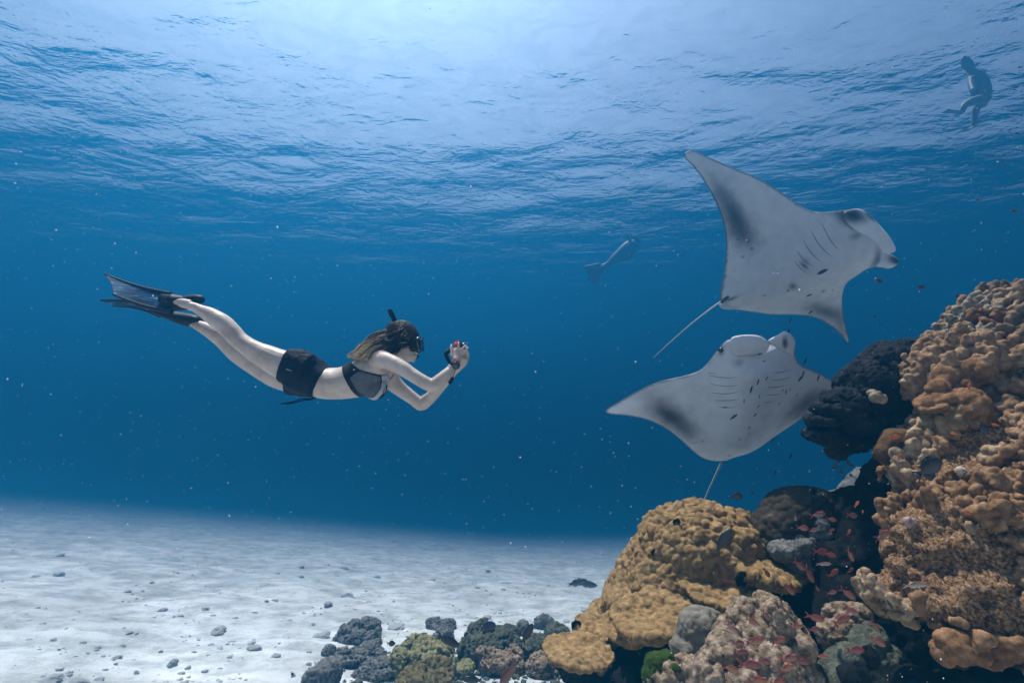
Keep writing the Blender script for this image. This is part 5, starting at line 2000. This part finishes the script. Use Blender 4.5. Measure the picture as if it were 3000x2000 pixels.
class FishKind:
    def __init__(self, name, parts, mats, size):
        self.name, self.size = name, size
        self.me = {}
        for k, (v, f) in parts.items():
            o = mesh_obj(k, v, f, mats.get(k, mats['body']))
            self.me[k] = o.data
            bpy.data.objects.remove(o)

    def put(self, px, py, d, length_px, pitch, label, cat='fish', group=None, yaw=0.0, simple=False, roll=0.0, pos=None):
        """head points right in the photo for yaw 0; pitch turns the head up; yaw 180 swims left"""
        ob = bpy.data.objects.new(self.name, self.me['body'])
        COL.objects.link(ob)
        ob.location = P(px, py, d) if pos is None else pos
        s = length_px * d / FPX / self.size / max(0.3, abs(math.cos(R(yaw))))
        ob.scale = (s, s, s)
        ob.rotation_euler = (Matrix.Rotation(R(yaw), 3, 'Z') @ Matrix.Rotation(R(-pitch), 3, 'Y') @ Matrix.Rotation(R(roll), 3, 'X')).to_euler()
        tag(ob, label, cat, group)
        for k, me in self.me.items():
            if k == 'body':
                continue
            if simple and k not in ('tail_fin',):
                continue
            c = bpy.data.objects.new(k, me)
            COL.objects.link(c)
            c.parent = ob
        return ob


M_RED_FIN = flat_mat('red_fin', (0.27, 0.035, 0.04), rough=0.5)
ANT = FishKind('anthias', fish_mesh(0.10, 0.034, 0.48, [(0, 0.12), (0.06, 0.5), (0.18, 0.85), (0.35, 1.0), (0.6, 0.85), (0.85, 0.42), (1, 0.26)], tail=(0.24, 0.42, 0.6)),
               {'body': fish_mat('red_anthias', (0.30, 0.035, 0.035), (0.30, 0.10, 0.035), (0.24, 0.11, 0.10), 0.034), 'tail_fin': M_RED_FIN, 'dorsal_fin': M_RED_FIN, 'anal_fin': M_RED_FIN, 'pelvic_fin': M_RED_FIN, 'eye': M_EYE}, 0.10)
ANP = FishKind('anthias', fish_mesh(0.10, 0.034, 0.48, [(0, 0.12), (0.06, 0.5), (0.18, 0.85), (0.35, 1.0), (0.6, 0.85), (0.85, 0.42), (1, 0.26)], tail=(0.24, 0.42, 0.6)),
               {'body': fish_mat('pale_anthias', (0.28, 0.05, 0.06), (0.29, 0.16, 0.12), (0.36, 0.27, 0.28), 0.034), 'tail_fin': M_RED_FIN, 'dorsal_fin': M_RED_FIN, 'anal_fin': M_RED_FIN, 'pelvic_fin': M_RED_FIN, 'eye': M_EYE}, 0.10)
M_ORANGE = flat_mat('orange_fin', (0.62, 0.14, 0.02), rough=0.5)
ORA = FishKind('orange_anthias', fish_mesh(0.07, 0.022, 0.5, [(0, 0.15), (0.1, 0.6), (0.3, 1.0), (0.6, 0.8), (1, 0.28)], tail=(0.24, 0.4, 0.6)),
               {'body': fish_mat('orange_fish', (0.62, 0.12, 0.02), (0.60, 0.16, 0.03), (0.5, 0.2, 0.08), 0.022), 'tail_fin': M_ORANGE, 'dorsal_fin': M_ORANGE, 'anal_fin': M_ORANGE, 'pelvic_fin': M_ORANGE, 'eye': M_EYE}, 0.07)
M_DARKFISH = fish_mat('dark_fish', (0.008, 0.010, 0.014), (0.018, 0.020, 0.026), (0.03, 0.033, 0.04), 0.03)
WRA = FishKind('cleaner_wrasse', fish_mesh(0.10, 0.021, 0.6, [(0, 0.1), (0.08, 0.55), (0.3, 1.0), (0.6, 0.9), (0.9, 0.5), (1, 0.42)], tail=(0.14, 0.36, 0.85), dorsal=(0.25, 0.92, 0.12), anal=(0.5, 0.92, 0.1), pelvic=False), {'body': M_DARKFISH, 'eye': M_EYE}, 0.10)
DAM = FishKind('damselfish', fish_mesh(0.10, 0.055, 0.36, [(0, 0.12), (0.07, 0.5), (0.2, 0.85), (0.38, 1.0), (0.65, 0.85), (0.88, 0.35), (1, 0.22)], tail=(0.22, 0.3, 0.55), dorsal=(0.22, 0.88, 0.18), anal=(0.5, 0.88, 0.17)),
               {'body': fish_mat('black_damsel', (0.006, 0.008, 0.012), (0.012, 0.014, 0.02), (0.02, 0.02, 0.024), 0.05), 'eye': M_EYE}, 0.10)
CHR = FishKind('chromis', fish_mesh(0.08, 0.035, 0.42, [(0, 0.12), (0.07, 0.5), (0.2, 0.85), (0.38, 1.0), (0.65, 0.8), (0.9, 0.35), (1, 0.24)], tail=(0.22, 0.36, 0.62), dorsal=(0.25, 0.85, 0.14), anal=(0.55, 0.85, 0.12)),
               {'body': fish_mat('brown_chromis', (0.025, 0.022, 0.02), (0.06, 0.05, 0.042), (0.12, 0.09, 0.075), 0.03), 'eye': M_EYE}, 0.08)
M_TANG = fish_mat('blue_tang', (0.004, 0.02, 0.10), (0.006, 0.02, 0.07), (0.008, 0.018, 0.05), 0.05)
TAN = FishKind('blue_tang', fish_mesh(0.12, 0.06, 0.26, [(0, 0.16), (0.06, 0.5), (0.18, 0.86), (0.38, 1.0), (0.65, 0.85), (0.9, 0.3), (1, 0.16)], tail=(0.16, 0.34, 0.6), dorsal=(0.18, 0.92, 0.13), anal=(0.4, 0.92, 0.12)), {'body': M_TANG, 'eye': M_EYE}, 0.12)
PAR = FishKind('parrotfish', fish_mesh(0.22, 0.072, 0.5, [(0, 0.2), (0.06, 0.55), (0.18, 0.88), (0.35, 1.0), (0.62, 0.9), (0.88, 0.5), (1, 0.4)], tail=(0.16, 0.5, 0.45), dorsal=(0.26, 0.88, 0.13), anal=(0.55, 0.86, 0.11)),
               {'body': fish_mat('black_parrotfish', (0.006, 0.007, 0.009), (0.012, 0.012, 0.015), (0.02, 0.02, 0.024), 0.07), 'eye': M_EYE}, 0.22)
GRP = FishKind('grouper', fish_mesh(0.25, 0.075, 0.6, [(0, 0.2), (0.08, 0.55), (0.2, 0.85), (0.38, 1.0), (0.65, 0.85), (0.88, 0.45), (1, 0.36)], tail=(0.16, 0.42, 0.85)),
               {'body': fish_mat('speckled_brown', (0.045, 0.045, 0.042), (0.10, 0.10, 0.09), (0.16, 0.15, 0.14), 0.075), 'eye': M_EYE}, 0.25)
CORD = FishKind('coral_grouper', fish_mesh(0.25, 0.08, 0.5, [(0, 0.2), (0.08, 0.55), (0.2, 0.85), (0.38, 1.0), (0.65, 0.85), (0.88, 0.45), (1, 0.36)], tail=(0.16, 0.42, 0.85)),
                {'body': fish_mat('dull_red_grouper', (0.15, 0.045, 0.03), (0.20, 0.075, 0.05), (0.2, 0.10, 0.08), 0.08), 'eye': M_EYE}, 0.25)
SLV = FishKind('silver_wrasse', fish_mesh(0.14, 0.030, 0.55, [(0, 0.12), (0.08, 0.6), (0.25, 1.0), (0.5, 0.95), (0.8, 0.55), (1, 0.3)], tail=(0.18, 0.36, 0.7), pelvic=False),
               {'body': fish_mat('pink_silver', (0.36, 0.20, 0.14), (0.52, 0.34, 0.28), (0.62, 0.56, 0.52), 0.03), 'eye': M_EYE}, 0.14)

FA = 'reddish anthias schooling in front of the reef'
Z6 = lambda x, y: (2300 + x / 2.4129, 1350 + y / 2.4129)
Z7 = lambda x, y: (1550 + x / 2.7035, 1420 + y / 2.7035)
ant = []   # px, py, length px, pitch (head up), yaw, kind, label
for (zx, zy, ln, pt, yw, kd, lb) in [
        (228, 380, 46, 12, 0, 'p', 'upper red fish over the dark rounded coral head, head up right'), (325, 412, 36, -12, 0, 'r', 'red fish just right of the upper one on the dark rounded coral head'),
        (472, 383, 40, -8, 0, 'p', 'red fish alone beside the two orange fish in the hollow'), (120, 472, 44, -8, 0, 'p', 'pale red fish over dark coral head, left of a close pair'),
        (195, 490, 34, 8, 20, 'p', 'pale red fish over dark coral head, right of a close pair'), (328, 487, 24, 12, 30, 'r', 'small red fish at the right edge of the dark coral head'),
        (685, 525, 58, 22, 0, 'p', 'greenish red fish against the reef wall, nose up'), (250, 640, 52, -4, 0, 'r', 'red fish above the slender pale wrasse, left of two overlapping'),
        (315, 660, 40, -14, 0, 'r', 'red fish above the slender pale wrasse, right of two overlapping'), (460, 660, 42, -62, 0, 'r', 'red fish diving steeply in the dark hollow'),
        (100, 735, 48, -42, 0, 'r', 'red fish diving beside the right plate, upper of two'), (170, 800, 54, -56, 0, 'r', 'red fish diving beside the right plate, lower of two'),
        (338, 795, 46, 26, 0, 'r', 'red fish with nose up in the middle of the hollow'), (460, 775, 30, 20, 20, 'r', 'small dim red fish deep in the hollow right of centre'),
        (600, 828, 58, 10, 0, 'p', 'large red fish in the dark hollow nearest the reef wall'), (228, 898, 20, -60, 0, 'r', 'tiny red fish nose down below the diving pair'),
        (325, 930, 36, 8, 0, 'p', 'red fish facing right below the middle of the hollow'), (440, 935, 50, -36, 0, 'r', 'red fish slanting nose down low in the hollow'),
        (30, 910, 46, -35, 0, 'r', 'red fish nose down under the edge of the right plate'), (205, 1105, 54, -16, 0, 'r', 'red fish nose down over dark gap above the pink rock'),
        (395, 1125, 60, 18, 0, 'r', 'red fish nose up in front of brown crusted rock'), (455, 1052, 40, -8, 0, 'r', 'dim red fish along the top of brown crusted rock'),
        (200, 1188, 42, 4, 0, 'r', 'red fish level between pink rock and brown rock'), (72, 1167, 40, 6, 0, 'r', 'red fish level at the right shoulder of the pink rock'),
        (635, 1165, 44, -52, 0, 'r', 'red fish nose down above sloping grey boulder, upper one'), (650, 1270, 48, -32, 0, 'r', 'red fish nose down above sloping grey boulder, lower one'),
        (490, 1335, 62, -4, 0, 'r', 'dark red fish level across the sloping grey boulder'), (255, 1380, 40, 2, 0, 'r', 'dim red fish over the pale sand gap'),
        (450, 505, 22, 58, 0, 'r', 'thin reddish fish pointing up in the dark hollow')]:
    ant.append((*Z6(zx, zy), ln, pt, yw, kd, lb))
for (zx, zy, ln, pt, yw, kd, lb) in [
        (2110, 260, 18, -80, 0, 'p', 'tiny pale red fish hanging nose down over the dark coral head'), (1880, 690, 34, -58, 0, 'r', 'thin red fish nose down over the right plate of the golden mound'),
        (1570, 775, 38, -14, 0, 'r', 'red fish skimming the middle plate of the golden mound'), (1760, 1075, 44, -28, 0, 'r', 'brownish red fish nose down over the top of the pink rock'),
        (1610, 1135, 46, -44, 0, 'p', 'mauve red fish nose down left on the pink rock'), (1870, 1020, 34, -62, 0, 'r', 'small red fish diving between the two humps of the pink rock'),
        (1780, 1240, 64, 4, 0, 'r', 'brightest orange red fish across the middle of the pink rock'), (1650, 1250, 42, -4, 0, 'r', 'dim red fish tailing the brightest one on the pink rock'),
        (1970, 1235, 50, 22, 0, 'r', 'red fish nose up right of the brightest one on the pink rock'), (1670, 1325, 48, 4, 0, 'r', 'orange brown fish level under the brightest one'),
        (2045, 1375, 60, 8, 0, 'r', 'red fish level at lower right of the pink rock'), (2150, 1398, 48, -4, 0, 'r', 'brown red fish at the lower right edge of the pink rock'),
        (1740, 1420, 70, -4, 0, 'r', 'biggest bright red fish low on the pink rock'), (1590, 1450, 50, -14, 0, 'r', 'red fish left of the biggest one low on the pink rock'),
        (1860, 1395, 42, -16, 0, 'r', 'orange brown fish just right of the biggest red one'), (2030, 1455, 54, 14, 0, 'r', 'bright red fish low at the right of the pink rock'),
        (1800, 1545, 64, 0, 0, 'r', 'red fish cut by the bottom edge, left of the pair'), (1960, 1560, 54, 6, 0, 'r', 'red fish cut by the bottom edge, right of the pair')]:
    ant.append((*Z7(zx, zy), ln, pt, yw, kd, lb))
rng = np.random.default_rng(9)
for i, (x, y, ln, pt, yw, kd, lb) in enumerate(ant):
    dd = 3.05 if y < 1760 else (2.55 if x > 2380 else 2.45)
    if x < 2330 and y < 1720:
        dd = 3.45
    (ANP if kd == 'p' else ANT).put(x, y, dd + rng.uniform(-0.12, 0.12), ln, pt, lb, group=FA, yaw=yw + rng.uniform(-16, 16))
for x, y, ln, pt, yw, lb in [(*Z6(505, 305), 24, 50, 0, 'orange fish nose up in the dark hollow, left of two'), (*Z6(548, 360), 15, 10, 50, 'small orange fish head on in the hollow, right of two'), (*Z6(1295, 370), 30, 30, 180, 'orange red fish against the reef wall middle'),
                             (*Z6(1620, 25), 28, -28, 180, 'orange fish high at the right edge of the wall'), (2620, 1280, 38, 8, 0, 'orange fish in front of the brown coral under the overhang'), (2634, 1338, 24, 55, 0, 'orange fish nose up on the brown coral'),
                             (2741, 1282, 22, 10, 180, 'red orange fish at the left edge of the wall, lower of the pair'), (2797, 1270, 24, 15, 180, 'red orange fish at the left edge of the wall, upper of the pair'), (2918, 1245, 26, 10, 180, 'red orange fish by the black fish on the wall'),
                             (2840, 1135, 30, 75, 0, 'orange fish standing nose up among the upper heads'), (2793, 1596, 22, 70, 0, 'orange fish nose up at the wall centre'), (2980, 1298, 28, 30, 180, 'orange fish at the right edge of the picture'), (2973, 1362, 26, 28, 180, 'orange fish at right edge below the other one')]:
    ORA.put(x, y, 2.62 if y > 1400 else 2.85, ln, pt, lb, group='orange fish on the reef wall', yaw=yw)
FW = 'slim dark cleaner fish round the mantas'
zw = lambda x, y: (1750 + x / 2.704, 920 + y / 2.704)
wr = [(1530, 50, 18, 62, 'above the curled horn of the lower manta, upper'), (1512, 148, 24, 68, 'in the curled horn of the lower manta'), (1285, 316, 18, 14, 'under the round horn of the lower manta'), (1320, 372, 13, 18, 'below the mouth of the lower manta'), (1645, 375, 24, 65, 'beside the right shoulder of the lower manta'),
      (1340, 512, 15, 58, 'between the gills of the lower manta, upper'), (1272, 540, 20, 66, 'between the gills of the lower manta, middle'), (1218, 600, 26, 70, 'between the gills of the lower manta, lower'), (1608, 512, 24, 50, 'on the right gills of the lower manta'), (1632, 470, 18, 72, 'right above the right gills of the lower manta'), (1750, 508, 22, 68, 'at the rock edge on the right wing'),
      (1284, 655, 12, 80, 'under the gills centre line'), (1162, 690, 14, 80, 'left under the gills of the lower manta'), (1005, 738, 15, 4, 'level below the left gills'), (1078, 815, 27, 36, 'largest of those on the belly of the lower manta'), (1248, 800, 16, 42, 'right of the largest on the belly'),
      (1275, 732, 12, 45, 'above right of the largest on the belly'), (1438, 712, 12, 50, 'under the right gills'), (1495, 620, 16, 78, 'among the right gills, inner'), (1468, 605, 12, 60, 'among the right gills, innermost'), (1525, 602, 12, 38, 'among the right gills, outer'), (1582, 640, 10, 45, 'among the right gills, outermost'),
      (1202, 902, 14, 60, 'low on the belly of the lower manta'), (1388, 1003, 22, 30, 'at the trailing edge of the lower manta'), (1532, 1125, 20, 64, 'in open water left under the overhang'), (1585, 898, 15, 70, 'just left of the overhang lower knobs'), (1408, 1258, 19, 72, 'in open water above the black fish'), (1230, 1415, 16, -40, 'right of the black fish over the mound'), (890, 1280, 9, -5, 'left of the lower manta tail'), (1524, 785, 10, 40, 'on the dark wing patch')]
for x, y, ln, pt, lb in wr:
    a, b_ = zw(x, y)
    if lb.startswith(('in open', 'right of the black', 'left of the lower manta tail', 'just left', 'above the curled', 'at the trailing')):
        dd = 4.9
        pos = None
    else:
        q = cast(manta_b[1], a, b_, 0.10)
        dd = 4.9 if q is None else (q - CAM).dot(FWD)
    WRA.put(a, b_, dd, ln, pt, 'slim dark cleaner fish ' + lb, group=FW, yaw=rng.uniform(-20, 20), simple=ln < 16)
zv = lambda x, y: (1880 + x / 2.376, 400 + y / 2.376)
for x, y, ln, pt, lb in [(1255, 943, 45, 24, 'long one under the gills of the upper manta'), (1163, 1106, 20, 22, 'at the rear of the upper manta belly'), (853, 1105, 12, 0, 'tiny one near the upper manta tail'), (1175, 1223, 20, 32, 'on the dark lower wing of the upper manta'), (1034, 1280, 20, 66, 'just below the upper manta edge'), (1180, 1250, 9, 30, 'tiny one at the lower wing edge of the upper manta'), (1655, 1315, 14, 55, 'left of the small chromis over the overhang')]:
    a, b_ = zv(x, y)
    q = cast(manta_a[1], a, b_, 0.10)
    dd = 5.0 if q is None else (q - CAM).dot(FWD)
    WRA.put(a, b_, dd, ln, pt, 'slim dark cleaner fish, ' + lb, group=FW, yaw=rng.uniform(-20, 20), simple=ln < 16)

# dark damsels, chromis at the right edge
for x, y, ln, pt, yw, lb in [(2157, 1453, 36, 2, 0, 'black damselfish hovering over the golden mound'), (2880, 1250, 42, -80, 0, 'black round fish resting upright against the wall'), (2718, 1372, 92, 32, 0, 'large black fish slanting across the left lobes of the wall')]:
    DAM.put(x, y, 3.4 if x < 2400 else 2.55, ln, pt, lb, yaw=yw, group='black fish by the reef')
for x, y, ln, pt, yw, lb in [(2573, 822, 28, -30, 0, 'below the horn of the upper manta'), (2697, 841, 28, -2, 0, 'in the open right of the upper manta'), (2805, 868, 26, -52, 0, 'nose down above the reef ridge'), (2880, 853, 14, 60, 0, 'small and dim just above the ridge, left'), (2922, 836, 15, -10, 0, 'small and dim just above the ridge, right'),
                             (2564, 927, 13, 5, 180, 'small pale above the overhang'), (2866, 586, 17, 4, 180, 'alone in blue at the right, upper'), (2973, 619, 24, -4, 180, 'alone at the right edge, largest')]:
    CHR.put(x, y, 4.2, ln, pt, 'brown chromis ' + lb, yaw=yw, group='chromis near the reef top')
for i, (x, y, ln) in enumerate(sorted([(2990, 197, 13), (2980, 256, 13), (2974, 264, 12), (2998, 252, 9), (2994, 270, 12), (2968, 327, 12), (2955, 343, 8), (2999, 290, 8), (2934, 383, 10), (2960, 379, 10), (2981, 374, 12), (2983, 391, 17), (2912, 454, 15), (2943, 454, 14), (2961, 454, 10), (2941, 470, 15), (2947, 486, 14), (2997, 486, 10), (2946, 548, 13), (2996, 531, 8)], key=lambda q: (q[1], q[0]))):
    CHR.put(x, y, 5.0 + 0.03 * i, ln, 8 - (i % 5) * 4, 'tiny brown fish of the upper right shoal, number %s down from its top' % ['one', 'two', 'three', 'four', 'five', 'six', 'seven', 'eight', 'nine', 'ten', 'eleven', 'twelve', 'thirteen', 'fourteen', 'fifteen', 'sixteen', 'seventeen', 'eighteen', 'nineteen', 'twenty'][i], yaw=180 + (i * 37) % 30 - 15, group='shoal at the upper right edge', simple=True)
# tiny fry under the overhang
for i in range(26):
    x, y = Z6(385 + rng.uniform(-40, 95), rng.uniform(-10, 105))
    ORA_ = CHR.put(x, y, 4.3 + rng.uniform(-.2, .2), rng.uniform(5, 8), rng.uniform(-20, 20), 'minute dark fry swarming under the overhang tip', yaw=rng.uniform(0, 360), group='fry under the overhang', simple=True)

TAN.put(1429, 1834, 3.3, 48, 14, 'dark blue tang with curved back above the boulders', yaw=0)
PAR.put(1312, 1875, 3.15, 74, -26, 'black parrotfish nose down at the left of the boulders', yaw=0)
DAM.put(1145, 1884, 3.55, 26, 2, 'small black and white fish on the sand left of the parrotfish', yaw=0, group='black fish by the reef')
DAM.put(856, 1972, 3.3, 13, -50, 'tiny black fish on the sand by the bottom left rock', yaw=0, group='black fish by the reef')
PAR.put(1545, 1855, 3.6, 64, 60, 'dusky fish standing nose up between the round rocks', yaw=0)
PAR.put(1385, 1990, 2.75, 60, 4, 'black fish at the bottom edge below the boulders', yaw=180)
CORD.put(1490, 1972, 2.75, 84, -55, 'dull red grouper nose down on the bottom rubble', yaw=180)
GRP.put(2118, 1585, 3.72, 92, 55, 'speckled grey grouper hanging over the golden mound', yaw=0)
SLV.put(2680, 1713, 2.45, 76, 5, 'long pale silver pink wrasse across the foot of the wall', yaw=0)
SLV.put(2412, 1651, 2.95, 46, 2, 'slender pale striped wrasse in the middle of the hollow', yaw=0)
WRA.put(2607, 1770, 2.5, 40, -58, 'brown slim fish nose down at the foot of the wall', yaw=0)
WRA.put(2618, 1696, 2.55, 18, 60, 'tiny yellow green fish at the foot of the wall', yaw=0)
DAM.put(2385, 1440, 3.7, 34, -4, 'dim brown fish on top of the dark rounded coral head', yaw=180, group='black fish by the reef')
GRP.put(1690, 1706, 9.0, 64, 12, 'hazy grey fish low over the sand left of the golden mound, upper', yaw=0)
GRP.put(1720, 1711, 8.8, 60, -6, 'hazy grey fish low over the sand left of the golden mound, lower', yaw=0)


# ------------------------------------------------------------------ drifting specks in the water
def build_specks():
    rng = np.random.default_rng(123)
    v0 = np.array([(1, 0, 0), (-1, 0, 0), (0, 1, 0), (0, -1, 0), (0, 0, 1), (0, 0, -1)], float)
    f0 = np.array([(0, 2, 4), (2, 1, 4), (1, 3, 4), (3, 0, 4), (2, 0, 5), (1, 2, 5), (3, 1, 5), (0, 3, 5)])
    V, F = [], []
    n = 0
    for i in range(7000):
        d = 0.7 + 6.0 * rng.random() ** 1.4
        x = rng.uniform(-0.25, 1.25) * W
        y = rng.uniform(-0.2, 1.15) * H
        p = np.array(P(x, y, d))
        if p[2] < sand_plane(p[0], p[1]) + 0.1:
            continue
        s = (0.35 + 0.75 * rng.random() ** 1.6) * d / FPX
        if rng.random() < 0.12:
            s *= rng.uniform(1.5, 2.6)
        v = v0 * (s * rng.uniform(0.6, 1.6, 3)) * rng.uniform(0.7, 1.3, (len(v0), 1))
        V.append(v + p)
        F.append(f0 + n)
        n += len(v0)
    ob = mesh_obj('marine_snow', np.concatenate(V), np.concatenate(F), flat_mat('pale_specks', (0.6, 0.6, 0.6), rough=0.8))
    tag(ob, 'pale drifting specks of marine snow throughout the water', 'particles', kind='stuff')


build_specks()
